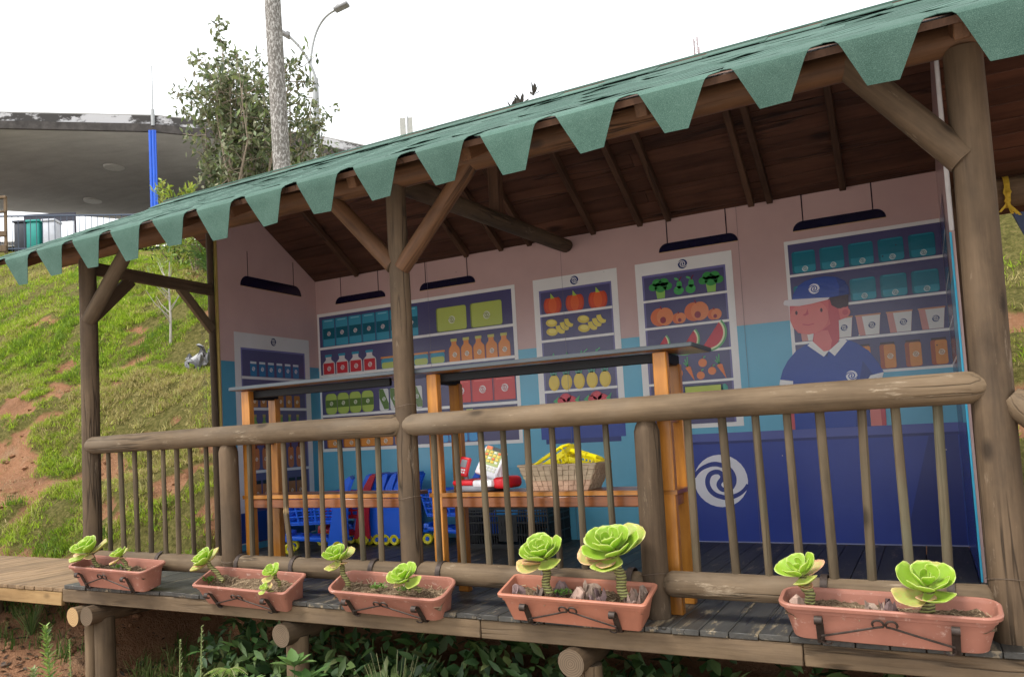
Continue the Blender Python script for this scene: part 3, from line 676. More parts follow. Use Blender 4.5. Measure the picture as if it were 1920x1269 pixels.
RIGHT = lambda u, z, l: (XR-.0005-EPS*l+.002-.0005, u, z)
WH, TEAL, NAVY, SH_, CTR, LMP = '#ebe8e6', '#66b2cf', '#514d76', '#716da0', '#2f449c', '#0b0a2c'
# teal lower band
p = Print(BACK); p.rect(XL, .0, XR, 1.492, TEAL, 1); p.build('lower_wall_print', back_wall)
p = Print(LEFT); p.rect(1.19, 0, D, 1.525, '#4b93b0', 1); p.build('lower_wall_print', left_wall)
p = Print(RIGHT); p.rect(1.17, 0, D, 1.49, TEAL, 1); p.rect(1.17, .0, D, .70, CTR, 2); p.rect(1.17, .70, D, .76, '#5560a8', 2); p.rect(1.6, .76, D, 2.0, NAVY, 2)
for z in (1.10, 1.32, 1.555, 1.785): p.rect(1.6, z, D, z+.018, WH, 3)
p.build('counter_side_print', right_wall)
# hanging lamps
def lamp(plane, u0, u1, z0, z1, ztop, parent):
    p = Print(plane); r = (z1-z0); w_ = u1-u0; pts = [(u0, z0), (u1, z0)]
    pts += [(u1-r*1.0*(1-math.cos(a)), z0+r*math.sin(a)) for a in [PI/2*i/6 for i in range(1, 7)]]
    pts += [(u0+r*1.0*(1-math.cos(a)), z0+r*math.sin(a)) for a in [PI/2*i/6 for i in range(6, 0, -1)]]
    p.poly(pts, LMP, 3)
    for k in (.12, .87): p.rect(u0+w_*k-.0035, z1, u0+w_*k+.0035, ztop, '#2a1c2c', 3)
    p.rect(u0+.002, z0-.004, u1-.002, z0, '#c9a06c', 2); p.build('lamp_print', parent)
for u0, u1 in ((.226, .778), (1.133, 1.676), (3.202, 3.758), (4.115, 4.673)): lamp(BACK, u0, u1, 2.088, 2.15, 2.33, back_wall)
lamp(LEFT, 1.432, 2.20, 2.162, 2.25, 2.46, left_wall)
# --- big shelf unit on the left
def box(p, x0, z0, x1, z1, c, side, top=None, l=4, r=.012, logo=.028, band=None, disc='#dcdcd8', ink='#555a86', lz=.45):
    p.rr(x0, z0, x1, z1, r, side, l); p.rr(x0+.012, z0+.004, x1-.002, z1-.003, r, c, l+1)
    if band: p.rect(x0+.012, z0+(z1-z0)*band[0], x1-.002, z0+(z1-z0)*band[1], band[2], l+2)
    if top: p.rect(x0+.03, z1-.022, x1-.02, z1-.012, top, l+2)
    if logo: p.logo((x0+x1)/2+.006, z0+(z1-z0)*lz, logo, l+3, disc, ink)
p = Print(BACK)
p.rect(.006, .752, 2.028, 2.02, WH, 2); p.rect(.028, .78, 1.996, 1.99, NAVY, 3)
for z in (1.685, 1.43, 1.065): p.rect(.01, z, 2.0, z+.023, WH, 4)
p.rect(1.2, 1.045, 1.99, 1.06, '#3f3b62', 4); p.rect(.03, 1.03, 1.2, 1.06, '#3f3b62', 4)
for i in range(7): box(p, .062+.1495*i, 1.711, .205+.1495*i, 1.962, '#3f9cba', '#2d7d9c', '#7fc6da', 5, .006, .02, (.27, .66, '#0c6076'), lz=.46)
for x0 in (1.285, 1.614): box(p, x0, 1.713, x0+.292, 1.916, '#b9c562', '#7f8c42', None, 5, .02, .033, None, '#d6d9b8', '#8b9650')
def bottle(p, x, z0, h, wd, c, side, cap, l=5, logo=.02, label=None, disc='#eadfd0', ink='#9a6a3c'):
    hb = h*.66; n = wd*.22
    for (k, cc, ll) in ((0, side, l), (.006, c, l+1)):
        pts = [(x-wd/2+k, z0), (x+wd/2-k*.3, z0), (x+wd/2-k*.3, z0+hb*.75), (x+wd/2*.92-k*.3, z0+hb*.9), (x+n, z0+hb*1.12), (x+n, z0+h*.9), (x-n, z0+h*.9), (x-n, z0+hb*1.12), (x-wd/2*.92+k, z0+hb*.9), (x-wd/2+k, z0+hb*.75)]
        p.poly(pts, cc, ll)
    p.rect(x-n*1.25, z0+h*.88, x+n*1.25, z0+h, cap, l+2)
    if label: p.rr(x-wd*.42, z0+.004, x+wd*.42, z0+hb*.88, .006, label, l+2)
    if logo: p.logo(x+.004, z0+hb*.45, logo, l+3, disc, ink)
for i in range(4): bottle(p, .122+.1525*i, 1.453, .182, .142, '#d8d4d4', '#b4a6ac', '#3b97b4', 5, .022, '#c9333c', '#e8d8d8', '#b8454c')
def jar(p, x, z0, c1, c2, l=5):
    p.rr(x-.07, z0, x+.07, z0+.09, .02, c1, l); p.rr(x-.066, z0+.002, x+.066, z0+.055, .018, c2, l+1); p.rr(x-.075, z0+.09, x+.075, z0+.106, .006, '#d88a44', l+1)
for x in (.775, .94, 1.115, 1.28): jar(p, x, 1.453, '#3795b2', '#b7c462')
for i in range(5): bottle(p, 1.445+.116*i, 1.453, .19, .108, '#e08c42', '#b05f2c', '#c6c06a', 5, .021)
for i in range(4):
    x = .132+.1355*i; p.rr(x-.065, 1.089, x+.065, 1.278, .04, '#8ea24a', 5); p.rr(x-.056, 1.092, x+.064, 1.276, .04, '#aec460', 6); p.rect(x-.06, 1.15, x+.064, 1.218, '#5f7c38', 7); p.logo(x+.004, 1.186, .019, 8, '#dfe3c8', '#6a7c46')
for x in (.715, .83, .945, 1.06, 1.22):
    p.rr(x-.05, 1.09, x+.05, 1.28, .018, '#d5d6d4', 5); p.poly([(x-.048, 1.20), (x+.0, 1.10), (x+.049, 1.10), (x+.049, 1.15), (x-.005, 1.278), (x-.048, 1.278)], '#5c7b39', 6); p.logo(x, 1.19, .018, 8, '#dfe3d8', '#6a7c46')
for x0 in (1.386, 1.588, 1.79): box(p, x0, 1.105, x0+.196, 1.292, '#d43a3c', '#a92c34', '#e0605c', 5, .008, .032, None, '#ecdcdc', '#b84448', .52)
for i in range(5): box(p, .068+.186*i, .785, .068+.186*i+.165, .866, '#dd9044', '#b56f34', None, 5, .015, .02, None, '#eadcc8', '#9a6a3c', .5)
for x in (1.445, 1.56): p.rect(x-.03, .98, x+.03, 1.05, '#a9c063', 5)
for i in range(5): p.rr(1.17+.092*i, .785, 1.17+.092*i+.086, .90, .02, '#2f86c8', 5); p.rr(1.18+.092*i, .79, 1.17+.092*i+.08, .86, .02, '#49a4e0', 6)
p.build('grocery_shelf_print', back_wall)
# --- fruit cabinets
def cabinet(x0, x1, zb):
    p = Print(BACK); p.rect(x0, zb, x1, 2.028, WH, 2); p.rect(x0+.048, zb+.03, x1-.048, 1.935, SH_, 3); p.rect(x0+.062, zb+.03, x1-.06, 1.918, NAVY, 4); p.logo((x0+x1)/2+.004, 1.982, .034, 4, '#23316e', '#e4e2e4'); return p
p = cabinet(2.188, 2.876, .89)
for z in (1.728, 1.525, 1.33, 1.128): p.rect(2.236, z, 2.826, z+.019, WH, 6)
for x in (2.347, 2.531, 2.717):
    for dx, a, c, l in ((-.045, .03, '#c0432a', 7), (.045, .03, '#c0432a', 7), (-.02, .045, '#d4512c', 8), (.02, .045, '#d4512c', 8), (0, .034, '#e0632f', 9)): p.ell(x+dx, 1.808, a, .062, c, l)
    p.poly([(x-.014, 1.862), (x+.02, 1.862), (x+.004, 1.885), (x-.012, 1.905)], '#a9c24e', 10)
for x0 in (2.285, 2.548):
    for z in (1.672, 1.602): p.ell(x0+.044, z, .048, .03, '#dcc24a', 7, 16, -.15); p.ell(x0+.048, z+.006, .034, .018, '#ead86a', 8, 12, -.15)
    for k in range(3):
        cx = x0+.15+.036*k; cz = 1.612+.022*k; pts = [(cx-.04+.052*math.cos(a), cz+.03+.062*math.sin(a)) for a in [PI*.98+PI*.62*i/8 for i in range(9)]]+[(cx-.018+.040*math.cos(a), cz+.042+.05*math.sin(a)) for a in [PI*1.5-PI*.46*i/8 for i in range(9)]]
        p.poly([(a+.02, b) for a, b in pts], '#e2cc52', 7+k)
for x in (2.33, 2.44, 2.56, 2.68): p.ell(x, 1.375, .042, .036, '#b5283c', 7); p.poly([(x-.04, 1.405), (x-.012, 1.412), (x, 1.438), (x+.012, 1.412), (x+.04, 1.405), (x, 1.398)], '#3f9a6c', 8)
for x in (2.60, 2.70): p.stroke([(x-.03, 1.385), (x-.02, 1.42), (x+.01, 1.442)], .008, '#58ad7c', 9)
for i in range(5):
    x = 2.322+.1035*i; p.ell(x, 1.204, .045, .063, '#dcb938', 7); p.ell(x-.004, 1.208, .036, .052, '#e6c748', 8)
    for dx, h in ((-.03, .03), (0, .045), (.03, .03)): p.poly([(x-.014+dx*.3, 1.26), (x+.014+dx*.3, 1.26), (x+dx, 1.262+h)], '#3c8f78', 9)
for x in (2.42, 2.67):
    for dx, dz, a in ((-.05, 0, .05), (.03, .008, .052), (-.01, .03, .05)): p.ell(x+dx, 1.045+dz, a, .043, '#c22a40', 7); p.ell(x+dx+.006, 1.05+dz, a*.72, .03, '#d5394c', 8)
    for dx in (-.09, .085): p.poly([(x+dx-.025, 1.06), (x+dx, 1.078), (x+dx+.025, 1.10), (x+dx+.01, 1.06), (x+dx+.025, 1.03)], '#4aa068', 9)
p.rect(2.188, .768, 2.868, .892, '#31499e', 3); p.rect(2.226, .732, 2.83, .768, '#25387f', 3)
p.build('fruit_cabinet_print', back_wall)
p = cabinet(3.016, 3.708, .80)
for z in (1.732, 1.53, 1.335, 1.118): p.rect(3.062, z, 3.662, z+.017, WH, 6)
for x in (3.198, 3.558):
    p.poly([(x-.03, 1.753), (x+.026, 1.753), (x+.034, 1.83), (x-.04, 1.83)], '#8fc05a', 7)
    for dx, dz, r in ((-.055, .095, .032), (.05, .092, .034), (-.025, .125, .034), (.025, .122, .036), (0, .09, .045)): p.ell(x+dx, 1.745+dz, r, r*.85, '#3a9447', 8, 14)
    for dx, dz in ((-.03, .10), (.03, .098), (0, .125)): p.stroke([(x+dx-.014, 1.745+dz), (x+dx, 1.738+dz), (x+dx+.014, 1.746+dz)], .006, '#24713a', 9)
for x in (3.327, 3.412):
    p.ell(x, 1.795, .036, .032, '#46a558', 7, 16); p.ell(x+.006, 1.835, .02, .03, '#46a558', 7, 14); p.stroke([(x+.008, 1.86), (x+.014, 1.878), (x+.026, 1.89)], .006, '#7c2a38', 8); p.ell(x-.012, 1.878, .018, .008, '#5bb46a', 8, 10, -.5)
for x, z, a in ((3.194, 1.617, .08), (3.316, 1.594, .047), (3.442, 1.628, .082), (3.565, 1.593, .047)):
    p.ell(x-a*.25, z, a*.8, a*.82, '#d96f3e', 7); p.ell(x+a*.28, z, a*.76, a*.82, '#e08350', 8); p.ell(x+a*.08, z-a*.3, a*.27, a*.3, '#8c2438', 9, 14); p.stroke([(x, z+a*.7), (x-a*.1, z+a*1.0)], .008, '#8c2438', 9)
for x, z, s in ((3.185, 1.375, .7), (3.385, 1.375, .85), (3.56, 1.395, 1.0)):
    for r, c, l in ((.135, '#5aa768', 7), (.122, '#e2e2b8', 8), (.11, '#c5283c', 9)):
        p.ell(x-.055*s, z+.07*s, r*s, r*s*.98, c, l, 14, 0, -PI*.62, PI*.22)
for x, z, a in ((3.27, 1.198, .045), (3.459, 1.258, .03), (3.44, 1.17, .028), (3.52, 1.196, .028)): p.ell(x, z, a, a, '#e17d3c', 7, 18); p.stroke([(x, z+a), (x+.006, z+a+.018)], .005, '#7c2a38', 8); p.ell(x+.014, z+a+.01, .012, .005, '#4aa068', 8, 8, .5)
for x, z in ((3.366, 1.195), (3.585, 1.195)):
    p.poly([(x-.03, z+.035), (x-.01, z+.05), (x+.008, z+.042), (x+.03, z-.06)], '#e0752f', 7)
    for dx, dz in ((-.03, .1), (-.012, .115), (-.04, .075)): p.stroke([(x-.012, z+.045), (x+dx, z+dz)], .008, '#4aa068', 8)
p.rr(3.315, .86, 3.585, 1.105, .01, '#2d3a4c', 7); p.rect(3.325, .88, 3.572, 1.095, '#bcc94a', 8); p.ell(3.598, 1.06, .022, .04, '#3c9a8a', 7); p.rect(3.13, .9, 3.29, 1.04, '#3fa060', 7)
p.build('fruit_cabinet_print', back_wall)
# --- shelves behind the clerk
p = Print(BACK); p.rect(4.052, 1.095, XR-.001, 2.027, WH, 2); p.rect(4.074, 1.113, XR-.001, 2.002, NAVY, 3)
for z in (1.78, 1.551, 1.322): p.rect(4.06, z, XR-.001, z+.017, WH, 4)
for i in range(5):
    x0 = 4.094+.172*i; box(p, x0, 1.80, x0+.145, 1.949, '#2b8fa4', '#176c80', None, 5, .016, .019, (.33, .93, '#0f7388'), '#c8dadc', '#3b7f8c', .18)
for x0 in (4.09, 4.431, 4.606, 4.781): box(p, x0, 1.572, x0+.15, 1.717, '#3a9cb0', '#1c7488', None, 5, .016, .019, (.33, .93, '#1a7d92'), '#c8dadc', '#3b7f8c', .18)
for x in (4.18, 4.36, 4.522, 4.70, 4.877):
    p.poly([(x-.06, 1.342), (x+.056, 1.342), (x+.07, 1.47), (x-.072, 1.47)], '#cf8f88', 5); p.poly([(x-.022, 1.343), (x+.055, 1.343), (x+.069, 1.467), (x-.036, 1.467)], '#dedbd8', 6); p.rect(x-.075, 1.468, x+.073, 1.477, '#c98e6a', 7); p.logo(x+.018, 1.405, .021, 7, '#2c3870', '#dedbd8')
for x0 in (4.43, 4.571, 4.713, 4.853): p.rect(x0+.006, 1.262, x0+.086, 1.285, '#3a2028', 5); p.rr(x0, 1.118, x0+.09, 1.272, .014, '#a8502c', 6); p.rr(x0+.024, 1.12, x0+.089, 1.270, .014, '#d98a3a', 7); p.logo(x0+.058, 1.195, .018, 8, '#ecd9be', '#a86a36')
p.build('grocery_shelf_print', back_wall)
# --- counter
p = Print(BACK); p.rect(3.155, .0, XR-.001, .70, CTR, 3); p.rect(3.135, .70, XR-.001, .757, '#5560a8', 3); p.rect(3.155, .682, XR-.001, .70, '#232f74', 4)
p.poly([(4.62, 0), (4.955, 0), (4.955, .68), (4.80, .68)], '#27357e', 4); p.logo(3.525, .425, .182, 5, '#eceaf2', '#2b3c8c', 44); p.rect(3.16, 0, XR-.002, .008, '#8f93b8', 5)
p.build('counter_print', back_wall)
# --- the clerk behind the counter
p = Print(BACK); SK, SKD, SHT, SHT2 = '#d9696a', '#c8525c', '#2145a0', '#1a3684'
p.poly([(4.200, 1.42), (4.35, 1.47), (4.345, 1.335), (4.30, 1.25), (4.245, 1.24), (4.18, 1.32)], SKD, 8)
p.poly([(4.20, 1.40), (4.28, 1.40), (4.30, 1.33), (4.285, 1.26), (4.245, 1.252), (4.185, 1.31)], '#dd7674', 9)
tor = [(4.018, .757), (4.02, .95), (4.044, 1.05), (3.963, 1.095), (3.985, 1.16), (4.02, 1.22), (4.08, 1.285), (4.16, 1.325), (4.246, 1.25), (4.385, 1.327), (4.44, 1.30), (4.51, 1.24), (4.56, 1.155), (4.585, 1.095), (4.49, 1.06), (4.485, .95), (4.485, .757)]
p.poly(tor, SHT, 10); p.poly([(4.40, .757), (4.485, .757), (4.487, 1.06), (4.53, 1.075), (4.47, 1.18), (4.42, .95)], SHT2, 11)
p.poly([(3.966, 1.05), (4.036, 1.045), (4.03, .757), (3.985, .757)], SK, 9); p.poly([(4.015, 1.045), (4.036, 1.045), (4.035, .757), (4.018, .757)], SKD, 11)
p.poly([(4.49, 1.062), (4.58, 1.062), (4.575, .757), (4.487, .757)], '#e08078', 9); p.poly([(4.545, 1.062), (4.58, 1.062), (4.575, .757), (4.55, .757)], SKD, 10)
p.poly([(3.956, 1.062), (4.042, 1.052), (4.044, 1.082), (3.964, 1.097)], WH, 12); p.poly([(4.487, 1.052), (4.574, 1.062), (4.584, 1.096), (4.508, 1.082)], WH, 12)
p.poly([(4.149, 1.311), (4.182, 1.336), (4.246, 1.262), (4.277, 1.264), (4.362, 1.334), (4.391, 1.318), (4.309, 1.226), (4.276, 1.262), (4.244, 1.226)], WH, 12)
p.poly([(4.246, 1.262), (4.277, 1.262), (4.262, 1.22)], '#1c2c66', 11)
face = [(4.059, 1.60), (4.055, 1.49), (4.07, 1.44), (4.10, 1.40), (4.163, 1.383), (4.235, 1.392), (4.30, 1.44), (4.345, 1.455), (4.40, 1.47), (4.412, 1.51), (4.41, 1.60)]
p.poly(face, SK, 11); p.ell(4.175, 1.50, .118, .115, '#df7873', 12, 28); p.poly([(4.30, 1.60), (4.345, 1.60), (4.36, 1.46), (4.30, 1.44), (4.29, 1.50)], SKD, 12)
p.ell(4.388, 1.505, .034, .034, '#d76a6a', 14, 18); p.ell(4.392, 1.505, .018, .019, SKD, 15, 14)
p.poly([(4.302, 1.62), (4.42, 1.63), (4.413, 1.545), (4.385, 1.532), (4.35, 1.535), (4.315, 1.56)], '#3c2230', 13)
cap = [(4.077, 1.615), (4.085, 1.66), (4.12, 1.715), (4.165, 1.742), (4.22, 1.755), (4.29, 1.757), (4.36, 1.742), (4.405, 1.71), (4.424, 1.665), (4.422, 1.62), (4.308, 1.613), (4.2, 1.62)]
p.poly(cap, SHT, 14); p.poly([(4.35, 1.745), (4.405, 1.71), (4.424, 1.665), (4.422, 1.62), (4.36, 1.617), (4.37, 1.68)], SHT2, 15)
p.poly([(4.021, 1.611), (4.03, 1.628), (4.06, 1.63), (4.2, 1.622), (4.308, 1.613), (4.295, 1.60), (4.19, 1.585), (4.12, 1.58), (4.05, 1.588), (4.024, 1.597)], '#ded6da', 16)
for x in (4.098, 4.251): p.ell(x, 1.536, .0075, .014, '#4a2028', 14, 12)
p.poly([(4.168, 1.556), (4.158, 1.53), (4.136, 1.516), (4.15, 1.51), (4.172, 1.518)], SKD, 14); p.stroke([(4.13, 1.455), (4.165, 1.446), (4.20, 1.452)], .006, SKD, 14)
p.logo(4.218, 1.683, .034, 17, '#e4e2ea', '#2145a0'); p.logo(4.399, 1.088, .034, 13, '#e4e2ea', '#2145a0')
p.build('clerk_print', back_wall, 'printed shop clerk in blue polo shirt and blue cap')
# --- left wall cabinet
p = Print(LEFT); p.rect(1.34, .05, 2.278, 1.77, '#d6d3d4', 2); p.rect(1.41, .05, 2.212, 1.646, SH_, 3); p.rect(1.425, .05, 2.195, 1.63, NAVY, 4); p.logo(1.807, 1.718, .034, 4, '#1b2656', '#d6d3d4')
for z in (1.388, 1.13, .88, .612, .33): p.rect(1.412, z, 2.21, z+.023, '#cfcdd2', 5)
for i in range(6):
    y = 1.55+.1065*i
    p.rr(y-.038, 1.414, y+.038, 1.538, .01, '#2f74a6', 6); p.rect(y-.036, 1.518, y+.036, 1.536, '#cdd3da', 7); p.logo(y, 1.475, .018, 8, '#dcdfe6', '#3b6a9c')
    p.rr(y-.038, 1.156, y+.038, 1.26, .01, '#a8703c', 6); p.logo(y, 1.205, .016, 8, '#e2d6c4', '#8a5c34')
    bottle(p, y, .906, .19, .064, '#6f8f4a', '#4f6b36', '#9a8a58', 6, .012, None, '#d6dcc4', '#5d7a40')
    p.rr(y-.036, .638, y+.036, .82, .03, '#b0683a', 6); p.rect(y-.012, .81, y+.012, .85, '#5a2c26', 7); p.logo(y, .725, .016, 8, '#e2d0bc', '#8a5c34')
    p.rr(y-.045, .36, y+.045, .53, .012, '#a06a3a', 6); p.rect(y-.04, .52, y+.04, .55, '#1c1620', 7); p.logo(y, .44, .017, 8, '#e2d0bc', '#8a5c34')
p.rect(1.35, .06, 2.27, .30, '#1d3f82', 6); p.build('drinks_cabinet_print', left_wall)

# scuffs and specks on the print
p = Print(BACK); r = random.Random(4)
for i in range(26): p.ell(r.uniform(.1, 4.9), r.uniform(.2, 2.2), r.uniform(.002, .006), r.uniform(.002, .005), r.choice(['#2a2430', '#4a4248', '#d8d2cc']), 19, 7)
for x in (1.22, 2.44, 3.76): p.rect(x, .0, x+.0022, 2.32, '#6d6470', 19)
p.build('print_scuffs', back_wall)
# ------------------------------------------------------------------ two serving counters behind the rail
def counter(name, x0, x1, label, zt, shift=0):
    t = empty(name, ((x0+x1)/2, .2, 0), label, 'counter', 'serving counters behind the rail')
    yf, yr = .088, .325
    for x, q in ((x0+.075, .006), (x1-(.03 if shift else .10), shift or .006)):
        timber('leg', (x, yf, 0), (x, yf, zt-.012), .045, .062, M_ORANGE, t, (0, 1, 0)); timber('leg', (x-q, yr, 0), (x-q, yr, zt-.055), .045, .062, M_ORANGE, t, (0, 1, 0))
        timber('cross_rail', (x, yf+.024, .86), (x-q, yr-.024, .86), .06, .025, M_RED, t, (0, 0, 1)); timber('cross_rail', (x, yf+.024, .485), (x-q, yr-.024, .485), .05, .025, M_RED, t, (0, 0, 1))
        timber('top_bearer', (x, yf+.024, zt-.038), (x-q, yr+.02, zt-.038), .05, .045, M_BLACK, t, (0, 0, 1))
    tp = timber('top', (x0, .205, zt), (x1+.05, .205, zt), .014, .36, M_ORANGE, t, (0, 0, 1), .002)
    mb = MB(); L = x1+.05-x0
    mb.rbox(((x0+x1+.05)/2, .205, zt+.0105), (L+.012, .372, .007), .003, seg=1); mb.rbox(((x0+x1+.05)/2, .02, zt+.003), (L+.012, .008, .02), .003, seg=1); mb.rbox((x1+.054, .205, zt+.003), (.008, .364, .02), .003, seg=1); mb.rbox((x0-.004, .205, zt+.003), (.008, .364, .02), .003, seg=1)
    mb.build('edge_band', M_SLATE, tp, smooth=40)
    timber('apron', (x0+.10, yf+.032, zt-.034), (x1-.125, yf+.032, zt-.034), .044, .022, M_BLACK, t, (0, 0, 1))
    sh = timber('shelf', (x0+.03, .205, .528), (x1-.06, .205, .528), .02, .27, M_RED, t, (0, 0, 1), .002)
    timber('shelf_edge', (x0+.03, .068, .528), (x1-.06, .068, .528), .0215, .006, M_ORANGE, sh, (0, 0, 1), .001)
    timber('shelf_rail', (x0+.10, .078, .49), (x1-(.06 if shift else .13), .078, .49), .05, .022, M_RED, t, (0, 0, 1))
    return t
counter('serving_counter', 1.25, 2.46, 'narrow orange wood counter with dark top on left of the centre post', 1.165, .14)
counter('serving_counter', 2.545, 3.90, 'narrow orange wood counter holding the toy till and woven basket', 1.158)
# ------------------------------------------------------------------ toy cash register
t = empty('toy_cash_register', (2.85, .2, .538), 'white and red toy cash register on the counter shelf', 'toy')
RZ_ = Matrix.Translation((2.85, .20, .538)) @ Matrix.Rotation(-.12, 4, 'Z')
mb = MB(); mb.rbox((-.045, 0, .018), (.19, .2, .034), .012); mb.build('base', P_GREY, t, RZ_, 40)
mb = MB(); mb.rbox((-.09, -.01, .046), (.13, .19, .028), .012); mb.rbox((.115, 0, .042), (.08, .17, .058), .022, seg=3); mb.build('red_cover', P_RED, t, RZ_, 40)
mb = MB(); mb.rbox((.03, -.01, .042), (.12, .19, .036), .012); mb.rbox((.015, .05, .085), (.10, .06, .09), .015); mb.build('white_body', P_WHITE, t, RZ_, 40)
Mc = RZ_ @ Matrix.Translation((.01, .03, .145)) @ Matrix.Rotation(math.radians(22), 4, 'Y') @ Matrix.Rotation(math.radians(-62+90), 4, 'X')
Mc = RZ_ @ Matrix.Translation((.0, .035, .138)) @ Matrix.Rotation(.28, 4, 'Y') @ Matrix.Rotation(-.42, 4, 'X') @ Matrix.Diagonal((1, 1, .88, 1))
mb = MB(); mb.rbox((0, 0, 0), (.135, .028, .175), .011, seg=3); con = mb.build('console', P_WHITE, t, Mc, 40)
mb = MB(); mats = [plastic('key_orange', '#e0702a'), plastic('key_yellow', '#e6c24a'), plastic('key_pale', '#d8dccc'), P_BLK, plastic('key_green', '#9cab6a')]
mb.box((0, -.0145, .03), (.106, .003, .10), 4)
for i in range(4):
    for j in range(4): mb.rbox((-.036+.024*i, -.0175, .002+.019*j), (.018, .005, .014), .002, [1, 1, 0, 1, 2][(i*3+j) % 5], seg=1)
mb.box((.018, -.0172, .081), (.06, .004, .02), 3); mb.box((-.034, -.0172, .081), (.034, .004, .02), 0)
for i in range(5):
    for j in range(2): mb.rbox((-.042+.021*i, -.0165, -.05+.018*j), (.016, .005, .013), .002, 2, seg=1)
mb.build('keypad', mats, con)
# re-seat keypad in the console's frame
kp = con.children[0]; kp.matrix_local = Matrix.Identity(4); WM[kp] = Mc
Mt = RZ_ @ Matrix.Translation((-.125, -.03, .125)) @ Matrix.Rotation(.18, 4, 'Y') @ Matrix.Rotation(-.25, 4, 'X')
mb = MB(); mb.rbox((0, 0, 0), (.062, .022, .1), .009, seg=3); tr = mb.build('card_reader', P_RED, t, Mt, 40)
mb = MB(); mb.box((.0, -.0115, .015), (.036, .003, .04), 0)
for i in range(3):
    for j in range(2): mb.box((-.013+.013*i, -.012, -.018-.013*j), (.009, .004, .009), 1)
q = mb.build('reader_keys', [P_GREY, P_WHITE], tr); q.matrix_local = Matrix.Identity(4); WM[q] = Mt
mb = MB(); mb.tube([(-.118, -.02, .05), (-.122, -.024, .09)], .012, 8); mb.build('stalk', P_GREY, t, RZ_)
# ------------------------------------------------------------------ woven basket and the yellow shopping baskets in it
M_WOV = plain('woven_paper_strap', (.40, .31, .215), .75, .25, .25, 20, .2); M_WOV2 = plain('pinkish_woven_strap', (.47, .31, .215), .75, .25, .2, 20, .2)
t = empty('woven_basket', (3.265, .2, .538), 'beige woven strap basket full of yellow toy baskets', 'basket')
MBk = Matrix.Translation((3.268, .205, .539)) @ Matrix.Rotation(.03, 4, 'Z')
bw0, bw1, bd0, bd1, bh = .145, .195, .095, .118, .122
mb = MB(); mb.box((0, 0, .003), (bw0*2, bd0*2, .006)); mb.build('base', M_WOV, t, MBk)
def woven_side(ax, sg):
    mb = MB(); n = 12 if ax == 0 else 7; m = 5
    for i in range(n):
        for j in range(m):
            z0, z1 = bh*j/m, bh*(j+1)/m
            def P_(u, z, h):
                k = z/bh; W_ = bw0+(bw1-bw0)*k; Dd = bd0+(bd1-bd0)*k
                return (u*W_, sg*(Dd+h), z) if ax == 0 else (sg*(W_+h), u*Dd, z)
            u0, u1 = -1+2*i/n, -1+2*(i+1)/n; h = .0045 if (i+j) % 2 else .001; g = .004
            v = [P_(u0, z0, h-.003), P_(u1, z0, h-.003), P_(u1, z1, h-.003), P_(u0, z1, h-.003)]
            um, zm = (u0+u1)/2, (z0+z1)/2
            w_ = [P_(u0+.012, z0+.001, h), P_(u1-.012, z0+.001, h), P_(u1-.012, z1-.001, h), P_(u0+.012, z1-.001, h)]
            b_ = [P_(a, c, -.004) for a, c in ((u0, z0), (u1, z0), (u1, z1), (u0, z1))]
            mb.add(v+w_+b_, [(4, 5, 6, 7), (0, 1, 5, 4), (1, 2, 6, 5), (2, 3, 7, 6), (3, 0, 4, 7), (11, 10, 9, 8)], 1 if j < 2 and ax == 0 else 0)
    return mb.build('woven_side', [M_WOV, M_WOV2], t, MBk)
for ax in (0, 1):
    for sg in (-1, 1): woven_side(ax, sg)
mb = MB(); e = [(-bw1, -bd1, bh), (bw1, -bd1, bh), (bw1, bd1, bh), (-bw1, bd1, bh), (-bw1, -bd1, bh)]; mb.tube(e, .0055, 6); mb.build('rim', M_WOV, t, MBk)
def shop_basket(M, label, first=[None]):
    """slotted toy hand basket with two swing handles; open top towards +Z"""
    if first[0]: return copy_tree(first[0], M, None, label)
    t = link('toy_shopping_basket', None, None, M); tag(t, label, 'basket', 'yellow toy shopping baskets'); t.empty_display_size = .1; first[0] = t
    mb = MB(); w0, w1, d0, d1, h = .088, .112, .058, .078, .095
    mb.rbox((0, 0, .003), (w0*2, d0*2, .006), .002, seg=1)
    for ax, n in ((0, 9), (1, 6)):
        for sg in (-1, 1):
            for i in range(n+1):
                u = -1+2*i/n; a = Vector((u*w0, sg*d0, 0) if ax == 0 else (sg*w0, u*d0, 0)); b = Vector((u*w1, sg*d1, h) if ax == 0 else (sg*w1, u*d1, h)); mb.ribbon([a, b], (1, 0, 0) if ax == 0 else (0, 1, 0), .0085, .004)
    for k, hh in ((.5, .010), (.93, .026), (.08, .014)):
        W_, Dd = w0+(w1-w0)*k+.001, d0+(d1-d0)*k+.001
        for sg in (-1, 1): mb.box((0, sg*Dd, h*k), (2*W_, .006, hh)); mb.box((sg*W_, 0, h*k), (.006, 2*Dd, hh))
    mb.build('slotted_body', P_YEL2, t, M, 40)
    for sg, tilt in ((-1, 1.6), (1, -1.7)):
        mb = MB(); y0 = sg*.078; pts = [(-.105, y0, .09), (-.102, y0+tilt*.02, .108), (-.085, y0+tilt*.04, .118), (.085, y0+tilt*.04, .118), (.102, y0+tilt*.02, .108), (.105, y0, .09)]
        mb.ribbon(pts, (0, 1, .3), .024, .010); mb.box((0, y0+tilt*.04, .121), (.06, .028, .014)); mb.build('handle', P_YEL2, t, M)
    return t
T_ = Matrix.Translation; R_ = Matrix.Rotation
shop_basket(T_((3.235, .21, .60)) @ R_(-.52, 4, 'Y') @ R_(.18, 4, 'X') @ Matrix.Diagonal((1.1, 1.05, .95, 1)), 'yellow slotted toy basket lying tilted in the woven basket, handle raised at left')
